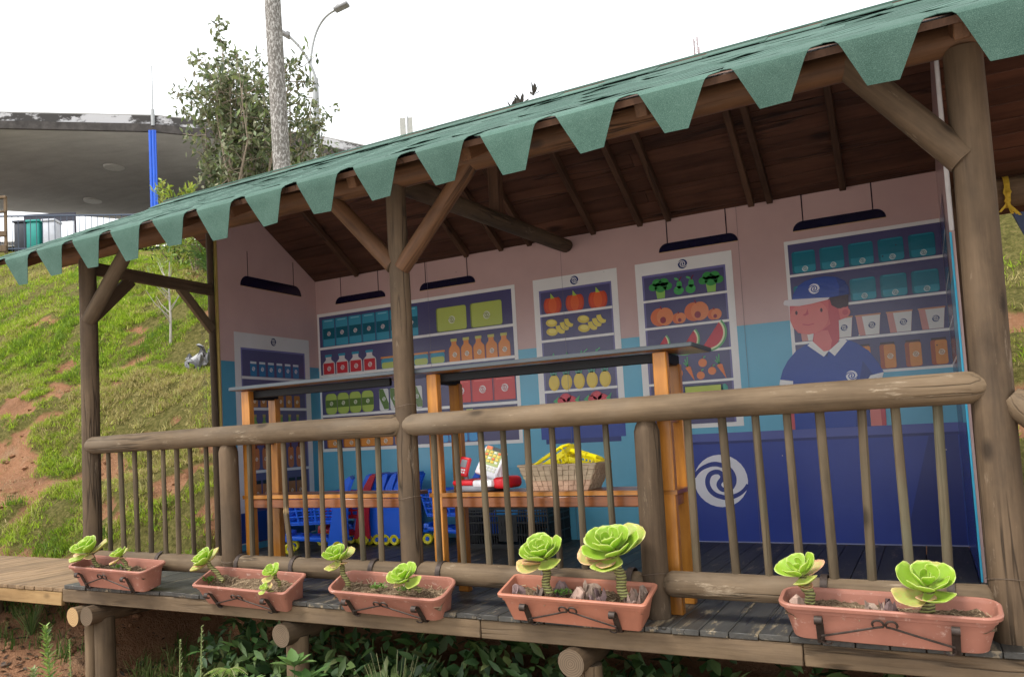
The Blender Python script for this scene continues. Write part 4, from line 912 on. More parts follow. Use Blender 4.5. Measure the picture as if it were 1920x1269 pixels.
shop_basket(T_((3.335, .215, .606)) @ R_(.28, 4, 'Y') @ R_(.1, 4, 'X') @ Matrix.Diagonal((.78, .92, .9, 1)), 'yellow slotted toy basket tipped to the right end of the woven basket')
# ------------------------------------------------------------------ black crate with blue toys
t = empty('plastic_crate', (2.11, 2.09, 0), 'black slatted plastic crate standing below the counter shelf', 'crate')
MC = T_((2.105, 2.10, .0)) @ R_(.05, 4, 'Z'); cw, cdp, ch = .62, .46, .30
def crate_panel(name, W_, M):
    mb = MB(); n = int(W_/.0195)
    for i in range(n+1):
        x = -W_/2+W_*i/n
        if abs(x) < .075 and W_ > .5: continue
        mb.box((x, 0, ch/2), (.006 if i % 8 else .014, .010, ch-.02))
    for z, hh in ((.015, .03), (.10, .010), (.185, .010), (.235, .012), (.262, .010), (.288, .024)): mb.box((0, 0, z), (W_, .016, hh))
    if W_ > .5:
        mb.box((0, -.002, .145), (.15, .008, .19))
        for i in range(5):
            for j in range(2): mb.box((-.05+.025*i, -.008, .12+.06*j), (.009, .006, .03))
    mb.build(name, P_BLK, t, M)
crate_panel('front_panel', cw, MC @ T_((0, -cdp/2, 0))); crate_panel('back_panel', cw, MC @ T_((0, cdp/2, 0)))
crate_panel('side_panel', cdp, MC @ T_((cw/2, 0, 0)) @ R_(PI/2, 4, 'Z')); crate_panel('side_panel', cdp, MC @ T_((-cw/2, 0, 0)) @ R_(PI/2, 4, 'Z'))
mb = MB(); mb.box((0, 0, .008), (cw, cdp, .012)); mb.build('base', P_BLK, t, MC)
for i, (x, y, z, d, lab) in enumerate(((2.06, 2.06, .235, (.20, .16, .12), 'light blue plastic toy case on top in the middle of the black crate'), (2.26, 2.08, .225, (.13, .2, .13), 'light blue plastic toy case at the right end of the black crate'), (1.93, 2.1, .16, (.16, .2, .16), 'blue plastic toy case low at the left end of the black crate'))):
    mb = MB(); mb.rbox((0, 0, 0), d, .02, seg=3); mb.rbox((0, 0, d[2]/2), (d[0]*.45, .03, .025), .008); tag(mb.build('toy_case', P_LBLUE if i < 2 else P_BLUE, None, T_((x, y, z)) @ R_(.2*i, 4, 'Z'), 40), lab, 'toy', 'toy cases in the crate')
# ------------------------------------------------------------------ toy shopping carts
WH_M = None
def cart(M, colr, label, src={}):
    if colr in src: return copy_tree(src[colr], M, None, label)
    t = link('toy_shopping_cart', None, None, M); tag(t, label, 'shopping cart', 'toy shopping carts'); src[colr] = t
    # local: forward = -X, width along Y, floor z=0
    hw = .15
    for sg in (-1, 1):
        mb = MB(); prof = [(.075, .055), (.21, .055), (.205, .20), (.215, .34), (.235, .45), (.275, .545), (.235, .555), (.18, .47), (.125, .34), (.10, .20)]
        v = [(x, sg*hw-.014, z) for x, z in prof]+[(x, sg*hw+.014, z) for x, z in prof]; n = len(prof)
        mb.add(v, [tuple(range(n)), tuple(reversed(range(n, 2*n)))]+[(i, n+i, n+(i+1) % n, (i+1) % n) for i in range(n)]); mb.build('side_panel', colr, t, M)
    mb = MB(); mb.tube([(.255, -hw, .55), (.255, hw, .55)], .014, 10); mb.build('handle', colr, t, M, 40)
    mb = MB()      # slotted basket
    x0, x1 = -.20, .12
    for k in range(5):
        z = .235+.045*k; f = k/4; xx = x0-.05*f; hh = hw-.02+.01*f
        mb.tube([(x1, -hh, z), (xx, -hh, z), (xx, hh, z), (x1, hh, z)], .010 if k in (0, 4) else .0075, 6)
    for i in range(6):
        x = x0+(x1-x0)*i/5
        for sg in (-1, 1): mb.tube([(x, sg*(hw-.02), .225), (x-.05*(1-i/5), sg*(hw-.01), .42)], .009, 6)
    for i in range(5): y = -.11+.055*i; mb.tube([(x0, y, .225), (x0-.05, y*1.06, .42)], .009, 6)
    mb.box(((x0+x1)/2, 0, .222), (x1-x0, hw*1.75, .014)); mb.build('basket', colr, t, M)
    mb = MB(); mb.rbox((-.075, 0, .10), (.36, .25, .035), .01); mb.rbox((-.235, 0, .105), (.05, .25, .075), .012)
    for i in range(4): mb.box((-.16+.06*i, 0, .120), (.03, .19, .006))
    tr = mb.build('tray', colr, t, M @ R_(.10, 4, 'Y'), 40)
    for x in (-.22, .15):
        for sg in (-1, 1):
            mb = MB(); Mw = M @ T_((x, sg*(hw+.002 if x > 0 else .10), .042)) @ R_(PI/2, 4, 'X')
            mb.lathe([(.018, -.018), (.036, -.018), (.042, -.013), (.042, .013), (.036, .018), (.024, .016), (.018, .012)], 18); mb.lathe([(.018, -.018), (.0, -.018)], 18); wl = mb.build('wheel', P_YEL, t, Mw, 40)
            mb = MB(); mb.lathe([(.0, .020), (.014, .020), (.019, .012), (.019, -.020), (.0, -.020)], 14); mb.build('hub', P_BLUE, wl, Mw, 40)
    return t
cart(T_((.68, 1.50, 0)) @ R_(.55, 4, 'Z'), P_BLUE, 'blue toy cart turned out at the left end, its tray towards the rail')
cart(T_((.66, 1.93, 0)) @ R_(.30, 4, 'Z'), P_REDP, 'dark red toy shopping cart between the blue carts')
for i, (x, lab) in enumerate(((.70, 'blue toy cart first in the nested row, next to the red cart'), (.785, 'blue toy cart second in the nested row from the red cart'), (.865, 'blue toy cart third in the nested row from the red cart'), (.948, 'blue toy cart fourth in the nested row from the red cart'), (1.03, 'blue toy cart at the row end, right behind the centre post'))):
    cart(T_((x-.075, 2.04, 0)) @ R_(.03, 4, 'Z'), P_BLUE, lab)
cart(T_((1.56, 2.12, 0)) @ R_(.12, 4, 'Z'), P_BLUE, 'blue toy cart seen right of the centre post beside the black crate')
# ------------------------------------------------------------------ planters on the bottom rail
def rrloop(w_, d, z, r, n=5):
    p = []
    for cx, cy, a in ((w_/2-r, -d/2+r, -PI/2), (w_/2-r, d/2-r, 0), (-w_/2+r, d/2-r, PI/2), (-w_/2+r, -d/2+r, PI)):
        p += [(cx+r*math.cos(a+PI/2*i/n), cy+r*math.sin(a+PI/2*i/n), z) for i in range(n+1)]
    return p
def planter(x, wd, zf, zb, label, mat, rad=.05, yaw=0.0, roll=.022, h=.142, dp=.20, yb=-.085):
    tilt = math.asin(min(.4, (zb-zf)/dp)); tp = T_((x, yb-dp*math.cos(tilt)/2, (zf+zb)/2)) @ R_(yaw, 4, 'Z') @ R_(roll, 4, 'Y') @ R_(tilt, 4, 'X') @ T_((0, 0, -h))
    t = link('planter_box', None, None, tp); tag(t, label, 'planter', 'planters hung on the bottom rail'); t.empty_display_size = .1
    mb = MB(); b0, d0 = wd-.085, dp-.06
    mb.loft([rrloop(b0-.03, d0-.03, 0, rad*.6), rrloop(b0, d0, .008, rad*.8), rrloop(wd-.035, dp-.028, h-.035, rad), rrloop(wd-.026, dp-.022, h-.034, rad), rrloop(wd-.024, dp-.020, h-.015, rad)], capb=True)
    mb.loft([rrloop(wd-.036, dp-.034, h-.012, rad*.8), rrloop(b0-.012, d0-.012, .02, rad*.7)], capt=False)
    mb.build('trough', mat, t, tp, 40)
    mb = MB(); mb.loft([rrloop(wd-.03, dp-.026, h-.018, rad), rrloop(wd, dp, h-.016, rad), rrloop(wd+.003, dp+.003, h-.004, rad), rrloop(wd-.006, dp-.006, h+.001, rad), rrloop(wd-.026, dp-.024, h, rad*.85), rrloop(wd-.036, dp-.034, h-.014, rad*.8)]); mb.build('rim', mat, t, tp, 40)
    # soil: lumpy sheet
    nx_, ny_ = 40, 12; v = []; f = []; sx = random.random()*50
    for j in range(ny_+1):
        for i in range(nx_+1):
            u, q = -1+2*i/nx_, -1+2*j/ny_; X = u*(wd/2-.022); Y = q*(dp/2-.02)
            hh = h-.058+.026*(float(fbm(np.array([X+sx]), np.array([Y]), 9, 2, 3)[0])-.5)*2+.012*random.random(); v.append((X, Y, hh))
    for j in range(ny_):
        for i in range(nx_): a = j*(nx_+1)+i; f.append((a, a+1, a+nx_+2, a+nx_+1))
    so_ = link('soil', me_new('soil', v, f, M_SOIL, None, True), t, tp)
    mb = MB()
    for i in range(150):
        X = random.uniform(-.45, .45)*wd; Y = random.uniform(-.38, .38)*dp; a = random.random()*6; L = random.uniform(.006, .022); z = h-.052+random.uniform(-.008, .018)
        mb.tube([(X-L*math.cos(a), Y-L*math.sin(a), z+random.uniform(-.006, .006)), (X+L*math.cos(a), Y+L*math.sin(a), z+random.uniform(-.006, .008))], random.uniform(.0008, .0022), 4)
    o = mb.build('bark_chips', plain('bark_chip', (.36, .27, .17), .9, .1, .4, 30, 0), so_, tp); o['kind'] = 'stuff'
    # iron bracket: two straps over the rail and under the box, and a bent-wire brace in front
    yf = -dp/2
    for sx_ in (-1, 1):
        X = sx_*wd*.30; mb = MB(); hk = tp.inverted()
        W_ = tp @ Vector((X, 0, 0)); arc = [hk @ Vector((W_.x, .0+.061*math.cos(a), .147+.061*math.sin(a))) for a in [-.1+PI*1.05*i/9 for i in range(10)]]
        pts = arc+[(X, dp/2-.012, h*.55), (X, dp/2-.03, .0), (X, dp/2-.045, -.008), (X, yf+.045, -.008), (X, yf+.026, -.002)]
        fr = [(X, yf+.026-.030*q, .005+(h-.045)*q) for q in (.2, .6, 1)]
        cu = [(X, yf-.012-.014+.014*math.cos(a), h-.04+.014*math.sin(a)) for a in [0+PI*1.6*i/10 for i in range(11)]]
        mb.ribbon(pts+fr+cu, (1, 0, 0), .026, .004); mb.build('bracket_strap', M_IRON, t, tp, 30)
    mb = MB()
    for sx_ in (-1, 1):
        X0 = sx_*wd*.30; y0 = yf+.004
        def P_(x_, z_): return (x_, yf+.024-.030*(z_/(h-.04))-.006, z_)
        curl0 = [P_(X0-sx_*(.02+.018*math.cos(a)), .012+.014*math.sin(a)) for a in [-PI*.1-PI*1.1+PI*1.1*i/7 for i in range(8)]]
        line = [P_(X0-sx_*.004, .03), P_(sx_*wd*.16, .058), P_(sx_*.022, .086)]
        curl1 = [P_(sx_*(.021-.018*math.cos(a)), .098+.016*math.sin(a)) for a in [-.6+PI*1.35*i/9 for i in range(10)]]
        mb.tube(curl0, .0036, 6); mb.tube(line+curl1, .0042, 6)
    mb.build('scroll_wire', M_IRON, t, tp, 40)
    return t, tp, h
# ------------------------------------------------------------------ succulents
def leaf_mesh(k):
    nu, nv = 6, 9; v = []; e = []; al = []; f = []; r = random.Random(k)
    for j in range(nv+1):
        q = j/nv; wdt = .36*(.30+.70*math.sin(min(1, q/.72)*PI/2)**1.2)*(1 if q < .72 else math.sqrt(max(0, 1-((q-.72)/.285)**2)))
        for i in range(nu+1):
            u = -1+2*i/nu; x = u*wdt; cup = .26*(u*u)*wdt*1.5; z = -.10*math.sin(q*PI)*.6+.17*q*q*.9+cup; v.append((x, q, z)); e.append(max(abs(u), (q-.72)/.28 if q > .72 else 0)); al.append(q)
    n = len(v)
    for j in range(nv):
        for i in range(nu): a = j*(nu+1)+i; f.append((a, a+1, a+nu+2, a+nu+1))
    th = .045
    v2 = [(x, y, z-th*(1-min(1, ed)**4*.7)) for (x, y, z), ed in zip(v, e)]; v += v2; e += e[:]; al += al[:]
    for j in range(nv):
        for i in range(nu): a = n+j*(nu+1)+i; f.append((a, a+nu+1, a+nu+2, a+1))
    ring = [i for i in range(nu+1)]+[j*(nu+1)+nu for j in range(1, nv+1)]+[nv*(nu+1)+i for i in range(nu-1, -1, -1)]+[j*(nu+1) for j in range(nv-1, 0, -1)]
    for a, b in zip(ring, ring[1:]+ring[:1]): f.append((b, a, a+n, b+n))
    m = me_new('leaf', v, f, M_LEAF, None, True)
    m.attributes.new('edge', 'FLOAT', 'POINT').data.foreach_set('value', e); m.attributes.new('along', 'FLOAT', 'POINT').data.foreach_set('value', al); return m
LEAFS = [leaf_mesh(k) for k in range(2)]
def rosette(parent, M, R, n, seed, openness=1.0):
    r = random.Random(seed); n = max(9, int(n*.72))
    for i in range(n):
        q = i/(n-1); ang = i*2.39996+r.uniform(-.12, .12); el = math.radians(80-60*q**.70*openness+r.uniform(-7, 7)-(14 if q > .85 else 0)-8); L = R*(.30+.78*q**.75)*r.uniform(.92, 1.06)
        base = Vector((0, 0, R*.42*(1-q)))
        dirv = Vector((math.cos(ang)*math.cos(el), math.sin(ang)*math.cos(el), math.sin(el))); side = Vector((-math.sin(ang), math.cos(ang), 0)); nn = side.cross(dirv); 
        if nn.z < 0: nn = -nn
        side = dirv.cross(nn); o = base+Vector((math.cos(ang), math.sin(ang), 0))*R*.05
        ml = Matrix(((side.x, dirv.x, nn.x, o.x), (side.y, dirv.y, nn.y, o.y), (side.z, dirv.z, nn.z, o.z), (0, 0, 0, 1))) @ Matrix.Diagonal((L*(1.32 if q > .25 else 1.12), L, L, 1))
        # concave side must face the rosette axis
        lf = link('leaf', LEAFS[i % 2], parent, M @ ml); age = max(0, (q-.80)/.20)**1.3*r.uniform(.35, 1.0); lf.color = (age, age, age, 1)
def succulent(base, top, R, n, label, seed, tilt=(0, -.5), rs=.013, dead=2):
    base = Vector(base); top = Vector(top); t = empty('succulent', base, label, 'succulent', 'rosette succulents in the planters')
    mb = MB(); N = 9; pts = [base.lerp(top, i/N)+Vector((.006*math.sin(i*1.2+seed), .004*math.cos(i+seed), 0)) for i in range(N+1)]
    fine = [pts[0]+(pts[-1]-pts[0])*(i/36)+Vector((.006*math.sin(i/4*1.2+seed), 0, 0)) for i in range(37)]
    mb.tube(fine, [rs*(1.0+.07*(1 if i % 4 < 2 else -.6)) for i in range(37)], 10); mb.build('stem', M_STEM, t, None, 50)
    ax = Vector((tilt[0], tilt[1], 1)).normalized(); M = frame(pts[-1]-ax*R*.08, pts[-1]+ax, seed)
    rosette(t, M, R, n, seed)
    r = random.Random(seed)
    for k in range(dead):
        a = -PI/2+r.uniform(-1.6, 1.6); lf = link('dead_leaf', LEAFS[0], t, T_(pts[-2]) @ R_(a-PI/2, 4, 'Z') @ R_(r.uniform(-.5, .0), 4, 'X') @ Matrix.Diagonal((R*.75, R*.8, R*.5, 1))); lf.color = (1, 1, 1, 1)
    return t
PLN = [(.455, .70, .135, .177, 'faded terracotta trough planter beside the left corner post', M_TERRA, .045), (1.535, .68, .065, .142, 'terracotta trough planter second from left, below the short post', M_TERRA, .022), (2.475, .675, .08, .155, 'round-cornered terracotta planter below the centre post', M_TERRA, .06),
       (3.44, .665, .113, .17, 'clean square-edged terracotta planter littered with dried leaves', M_TERRA2, .018), (4.62, .70, .135, .168, 'large faded terracotta planter at the right, next to the big post', M_TERRA, .06)]
PT = [planter(*a) for a in PLN]
succulent((.30, -.20, .13), (.258, -.215, .225), .115, 24, 'large bright green rosette in the leftmost planter', 1, (-.15, -.55)); succulent((.60, -.2, .12), (.535, -.21, .205), .068, 18, 'small green rosette on a leaning stem in the leftmost planter', 2, (-.35, -.5), .011, 1)
succulent((1.37, -.19, .09), (1.265, -.22, .195), .093, 20, 'green rosette leaning left in the second planter', 3, (-.45, -.5)); succulent((1.80, -.2, .08), (1.765, -.23, .15), .064, 16, 'small green rosette at the right end of the second planter', 4, (-.05, -.75), .010, 0); succulent((1.79, -.25, .06), (1.77, -.29, .082), .04, 12, 'tiny green rosette below another in the second planter', 5, (-.1, -.9), .008, 0)
succulent((2.235, -.2, .10), (2.195, -.205, .235), .088, 20, 'green rosette on a bare stem at left of the third planter', 6, (-.1, -.55), .013); succulent((2.66, -.21, .10), (2.61, -.235, .155), .088, 20, 'green rosette low at the right of the third planter', 7, (-.05, -.7), .012, 1)
succulent((3.315, -.20, .12), (3.315, -.205, .27), .118, 24, 'pale green rosette at left of the square-edged planter', 8, (-.05, -.6), .018); succulent((3.665, -.20, .12), (3.625, -.205, .30), .142, 27, 'largest rosette, on a thick ringed stem in the square-edged planter', 9, (-.1, -.6), .021, 3)
succulent((4.385, -.20, .13), (4.35, -.215, .235), .098, 15, 'open green rosette at left of the rightmost planter', 10, (-.3, -.45), .017, 2); succulent((4.755, -.22, .12), (4.755, -.225, .205), .118, 19, 'green rosette with pinkish outer leaves at right of the rightmost planter', 11, (.05, -.65), .019, 1)
# withered leaves heaped in planters
def crumple(M, s, seed):
    r = random.Random(seed); v = []; f = []; n = 7; s *= 1.3
    for j in range(n):
        for i in range(n):
            u, q = -1+2*i/(n-1), -1+2*j/(n-1); k = max(.15, 1-.5*(u*u+q*q)); v.append((u*s*k*(.8+.3*r.random()), q*s*k*(.8+.3*r.random()), s*(.60*math.sin(u*2.6+seed)*math.cos(q*3.0)+.42*r.uniform(-1, 1)+.25)))
    for j in range(n-1):
        for i in range(n-1): a = j*n+i; f.append((a, a+1, a+n+1, a+n))
    return me_new('withered_leaf', v, f, None if False else DRY[seed % 3], None, False)
DRY = [M_DRY, plain('purple_dried_leaf', (.20, .135, .13), .8, .2, .4, 25, .4), plain('pale_dried_leaf', (.44, .30, .24), .75, .25, .3, 20, .3)]
WL = ['brown withered leaf left of the pale rosette stem in the square-edged planter', 'purple withered leaf right behind the pale rosette stem in the square-edged planter', 'pale withered leaf in the middle of the square-edged planter', 'large brown withered leaf just right of the middle in the square-edged planter', 'purple withered leaf left of the thick ringed stem in the square-edged planter', 'pale withered leaf right of the thick ringed stem in the square-edged planter',
      'brown withered leaf in the right rear corner of the square-edged planter', 'purple withered leaf at the left end of the square-edged planter', 'pale withered leaf at the left end of the rightmost planter', 'brown withered leaf left of the middle of the rightmost planter', 'purple withered leaf in the middle of the rightmost planter', 'pale withered leaf under the large rosette of the leftmost planter', 'brown withered leaf beside the small leaning rosette of the leftmost planter']
for k, (pi_, u, yy, s) in enumerate(((3, -.25, -.02, .035), (3, -.12, .03, .045), (3, .02, -.01, .05), (3, .10, .02, .055), (3, .16, -.03, .05), (3, .38, -.02, .05), (3, .42, .03, .04), (3, -.40, -.01, .04), (4, -.42, .0, .04), (4, -.05, -.02, .045), (4, .02, -.01, .04), (0, -.25, -.02, .035), (0, .12, -.02, .03))):
    t, tp, h = PT[pi_]; wd = PLN[pi_][1]
    o = link('withered_leaf', crumple(None, s, k), None, tp @ T_((u*wd, yy, h-.04)) @ R_(k*1.3, 4, 'Z') @ Matrix.Diagonal((1.15, 1.15, .9, 1)))
    tag(o, WL[k], 'dried leaf', 'withered leaves in the planters')
# ------------------------------------------------------------------ boardwalk on the left
BW = empty('boardwalk', (-2.0, .35, -.03), 'pale brown plank boardwalk running off to the left of the kiosk', 'boardwalk')
x = -.105
while x > -5:
    m = plank_mesh('bw%d' % random.randint(0, 1), .024, .094, 1.02, M_BWALK)
    link('plank', m, BW, frame((x-.049, -.165+random.uniform(-.005, .005), -.036+random.uniform(-.0015, .0015)), (x-.049, .86, -.036), 0, (0, 0, 1))); x -= .0985
timber('fascia_board', (-5, -.143, -.095), (-.12, -.143, -.095), .088, .03, M_PALE, BW, (0, 0, 1))
log('joist', (.063, -.21, -.185), (.063, .9, -.185), .058, .058, M_FASC, BW, rings=3, endmat=M_ENDP)
for xx in (-1.6, -3.4): log('joist', (xx, -.10, -.2), (xx, .9, -.2), .055, .055, M_FASC, BW, rings=3)
log('support_post', (.06, -.07, -.9), (.06, -.07, -.235), .045, .045, M_FASC, BW, rings=3)
for xx in (-1.6, -3.4):
    log('support_post', (xx, .3, -.9), (xx, .3, -.24), .05, .05, M_FASC, BW, rings=3)
# ------------------------------------------------------------------ plants
def foliage(name, leaves, parent=None, mat=None):
    """leaves: list of (base, direction, normal, length, width, colour); folded two-part leaf blades in one mesh"""
    V = []; F = []; C = []
    for b, d, nn, L, W_, c in leaves:
        d = d.normalized(); s = d.cross(nn).normalized(); nn = s.cross(d); k = len(V)
        m1 = b+d*(L*.45)-nn*(L*.04); tip = b+d*L-nn*(L*.14)
        V += [b, m1+s*(W_/2)+nn*(W_*.14), m1, m1-s*(W_/2)+nn*(W_*.14), tip, b+d*(L*.78)+s*(W_*.3)-nn*(L*.05), b+d*(L*.78)-s*(W_*.3)-nn*(L*.05)]
        F += [(k, k+1, k+2), (k, k+2, k+3), (k+2, k+1, k+5), (k+2, k+5, k+4), (k+2, k+4, k+6), (k+2, k+6, k+3)]; C += [c]*7
    m = me_new(name, V, F, mat or M_FOL, None, True); ca = m.color_attributes.new('Col', 'FLOAT_COLOR', 'POINT')
    A = np.ones((len(V), 4), np.float32); A[:, :3] = np.array(C); ca.data.foreach_set('color', A.ravel())
    return link(name, m, parent)
def rv(r): return Vector((r.gauss(0, 1), r.gauss(0, 1), r.gauss(0, 1))).normalized()
def vary(c, r, k=.25): f = 1+r.uniform(-k, k); return tuple(max(0, x*f*(1+r.uniform(-.08, .08))) for x in c)
gz_ = lambda x, y: float(height(np.array([x*1.0]), np.array([y*1.0]))[0])
def shrub(name, pos, h, rad, nl, L, W_, pal, label, cat, group=None, seed=0, stems=6, stemcol=(.25, .2, .14), upward=.4, shape=1.0, bare=.25, drop=None, stemr=.014):
    """stems that branch, leaves clustered round the twig ends"""
    r = random.Random(seed); t = empty(name, pos, label, cat, group); P0 = Vector(pos); tips = []
    mb = MB()
    for i in range(stems):
        a = i*2.4+r.uniform(-.4, .4); rr = rad*r.uniform(.25, .85)*shape; top = P0+Vector((math.cos(a)*rr, math.sin(a)*rr, h*r.uniform(.62, 1.0))); mid = P0.lerp(top, .5)+rv(r)*rad*.12
        pts = [P0+Vector((math.cos(a)*.03, math.sin(a)*.03, -.05)), P0.lerp(mid, .6)+rv(r)*rad*.04, mid, mid.lerp(top, .6)+rv(r)*rad*.06, top]
        mb.tube(pts, [stemr, stemr*.85, stemr*.7, stemr*.45, stemr*.25], 6)
        for k in range(7):
            q = r.uniform(bare, 1); p = P0.lerp(top, q)+(mid-P0.lerp(top, .5))*(1-abs(2*q-1)); d = (rv(r)+Vector((0, 0, .5))+Vector((math.cos(a), math.sin(a), 0))*.6).normalized()
            e = p+d*rad*r.uniform(.2, .5); mb.tube([p, p.lerp(e, .5)+rv(r)*rad*.04, e], [stemr*.4, stemr*.3, stemr*.15], 5); tips += [e, p.lerp(e, .6)]
        tips.append(top)
    mb.build('stem', plain(name+'_stem', stemcol, .85, .15, .3, 30, .3), t, None, 50)
    lv = []
    for i in range(nl):
        c = r.choice(tips); p = c+rv(r)*rad*r.uniform(.02, .2); d = (rv(r)+Vector((0, 0, upward))+(p-c).normalized()*.8).normalized(); nn = (Vector((0, 0, 1))+rv(r)*.6).normalized()
        lv.append((p, d, nn, L*r.uniform(.6, 1.15), W_*r.uniform(.7, 1.15), vary(r.choice(pal), r)))
    foliage('foliage', lv, t); return t
GREYG = [(.15, .18, .095), (.2, .215, .12), (.10, .13, .065), (.27, .28, .17), (.18, .23, .08)]
# the tree behind the roof: an upright many-stemmed crown
def tree(pos, prof, nl, L, W_, pal, label, seed):
    r = random.Random(seed); t = empty('tree', pos, label, 'tree'); P0 = Vector(pos); tips = []; mb = MB()
    def env(z):     # (centre offset x, radius) by height
        for (z0, c0_, r0), (z1, c1, r1) in zip(prof, prof[1:]):
            if z0 <= z <= z1: k = (z-z0)/(z1-z0); return c0_+(c1-c0_)*k, r0+(r1-r0)*k
        return prof[-1][1], prof[-1][2]
    H = prof[-1][0]
    for i in range(26):
        a = i*2.4; zt = H*(1.0 if i == 0 else r.uniform(.55, .88)); c, rr = env(zt); k = r.uniform(.3, .9)*(0 if i == 0 else 1)
        top = P0+Vector((c*.86+math.cos(a)*rr*k, c*.5+math.sin(a)*rr*k, zt)); pts = [P0+Vector((math.cos(a)*.06, math.sin(a)*.06, -.2))]
        for q in (.25, .5, .75): pts.append(P0.lerp(top, q)+rv(r)*.10+Vector((math.cos(a), math.sin(a), 0))*rr*.15*math.sin(q*PI))
        pts.append(top); mb.tube(pts, [.034, .027, .02, .013, .006], 6)
        for k in range(16):
            q = r.uniform(.3, 1); j = min(3, int(q*4)); p = pts[j].lerp(pts[j+1], q*4-j); z = p.z-P0.z; c, rr = env(z); e = p+(rv(r)+Vector((0, 0, .45))).normalized()*r.uniform(.2, .55)*max(.3, rr)
            mb.tube([p, p.lerp(e, .5)+rv(r)*.04, e], [.008, .006, .003], 5); tips += [e, p.lerp(e, .55), p.lerp(e, .8)]
    mb.build('trunk', plain('pale_bark', (.27, .22, .17), .85, .15, .3, 30, .3), t, None, 50)
    lv = []; n = 0
    while n < nl:
        c = r.choice(tips); p = c+rv(r)*r.uniform(.02, .16); z = p.z-P0.z; cx, rr = env(max(0, min(H, z))); 
        if (Vector((p.x-P0.x-cx*.86, p.y-P0.y-cx*.5, 0))).length > rr*1.12 and r.random() < .8: n += .2; continue
        d = (rv(r)+Vector((0, 0, -.15))).normalized(); lv.append((p, d, (Vector((0, 0, 1))+rv(r)*.7).normalized(), L*r.uniform(.6, 1.2), W_*r.uniform(.7, 1.2), vary(r.choice(pal), r, .35))); n += 1
    foliage('crown', lv, t); return t
TB = (-4.82, 6.75, gz_(-4.82, 6.75))
Z0 = TB[2]
tree(TB, [(0, 0, .15), (5.0-Z0, .15, 1.1), (5.7-Z0, .3, 1.55), (6.4-Z0, .28, 1.5), (6.95-Z0, .2, 1.25), (7.25-Z0, .0, .85), (7.55-Z0, -.4, .36), (8.05-Z0, -.45, .14)], 9000, .13, .055, GREYG, 'tall leafy evergreen tree rising behind the shingle roof', 3)
# speckled pole and double street lamp
def speck():
    n = NT('lichen_speckled_concrete'); v = n.coord((1, 1, .45), False); f = n.noise(v, 42, 4, .7); c = n.ramp(f, [(.42, (.13, .12, .105)), (.52, (.21, .195, .18)), (.6, (.42, .41, .385))]); n.bump(f, .3, .01); return n.set(c, .9, .15)
mb = MB(); P0 = Vector((-3.03, 5.55, 3.0)); P1 = Vector((-3.0, 5.32, 10.5)); mb.tube([P0.lerp(P1, i/8) for i in range(9)], [.132-.003*i for i in range(9)], 20)
tag(mb.build('tall_pole', speck(), None, None, 50), 'tall thick grey lichen-speckled pole in front of the leafy tree', 'pole')
M_STEEL = plain('galvanised_lamp_steel', (.32, .33, .33), .5, .5, .15, 5, .05, Metallic=.3); M_LGREY = plain('lamp_head_grey', (.2, .2, .2), .5)
t = empty('street_lamp', (-8.72, 13.5, 7.2), 'double-armed street lamp with curved arms behind the tree', 'street lamp')
b = Vector((-8.72, 13.5, 7.2)); tp_ = Vector((-8.62, 13.43, 10.6)); mb = MB(); mb.tube([b, tp_], [.10, .085], 14); mb.build('mast', M_STEEL, t, None, 50)
a1 = tp_+Vector((-.12, -.05, -.2)); 
def arm(pts, head, hd, nm):
    mb = MB(); P = [Vector(p) for p in pts]; Q = []
    for i in range(17):
        s_ = i/16; Q.append(P[0]*(1-s_)**3+P[1]*3*(1-s_)**2*s_+P[2]*3*(1-s_)*s_*s_+P[3]*s_**3)
    mb.tube(Q, .034, 10); o = mb.build('arm', M_STEEL, t, None, 50)
    d = Vector(hd).normalized(); Mh = frame(Q[-1]-d*.04, Q[-1]+d, 0, (0, 0, 1)); mb = MB(); mb.rbox((0, 0, .22), (.10, .22, .42), .035, seg=3); mb.rbox((.075, 0, .12), (.07, .08, .10), .015); mb.build('lamp_head', M_LGREY, o, Mh, 50)
arm([tp_+Vector((-.13, -.06, -.1)), tp_+Vector((-.15, 0, .95)), tp_+Vector((.0, .1, 1.70)), (-8.02, 13.66, 12.42)], None, (.9, .2, .22), 'arm')
arm([tp_+Vector((.03, .05, -.15)), tp_+Vector((-.05, -.05, .5)), tp_+Vector((-.30, -.25, .95)), (-9.12, 13.02, 11.75)], None, (-.65, -.35, .5), 'arm')
# sign backs on a thin post, far mast, agave on the slope
t = empty('road_sign', (-8.17, 17.2, 8), 'pair of blank pale sign panels seen over the roof', 'sign'); mb = MB(); mb.tube([(-8.13, 17.2, 8), (-8.1, 17.15, 10.65)], .02, 8); mb.build('post', M_STEEL, t)
Ms = T_((-8.14, 17.13, 10.31)) @ R_(.52, 4, 'Z')
for sx_ in (-1, 1): mb = MB(); mb.rbox((sx_*.105, 0, 0), (.18, .02, .60), .008, seg=1); mb.build('panel', plain('pale_sign_panel', (.36, .36, .33), .6), t, Ms)
t = empty('radio_mast', (-26.5, 147, 40), 'faint lattice radio mast far behind the roof ridge', 'mast'); mb = MB(); zt = 71.5
for i in range(3):
    a = i*2.094; mb.tube([(-26.5+1.0*math.cos(a), 147+1.0*math.sin(a), 40), (-26.5+.35*math.cos(a), 147+.35*math.sin(a), zt)], .075, 5)
mb.build('leg', plain('hazy_mast_steel', (.3, .24, .24), .7), t); mb = MB()
for k in range(28):
    z = 40+k*1.12; rr = 1.0-.65*(z-40)/(zt-40)
    for i in range(3): a, b_ = i*2.094, (i+1)*2.094; mb.tube([(-26.5+rr*math.cos(a), 147+rr*math.sin(a), z), (-26.5+rr*.97*math.cos(b_), 147+rr*.97*math.sin(b_), z+1.1)], .035, 4)
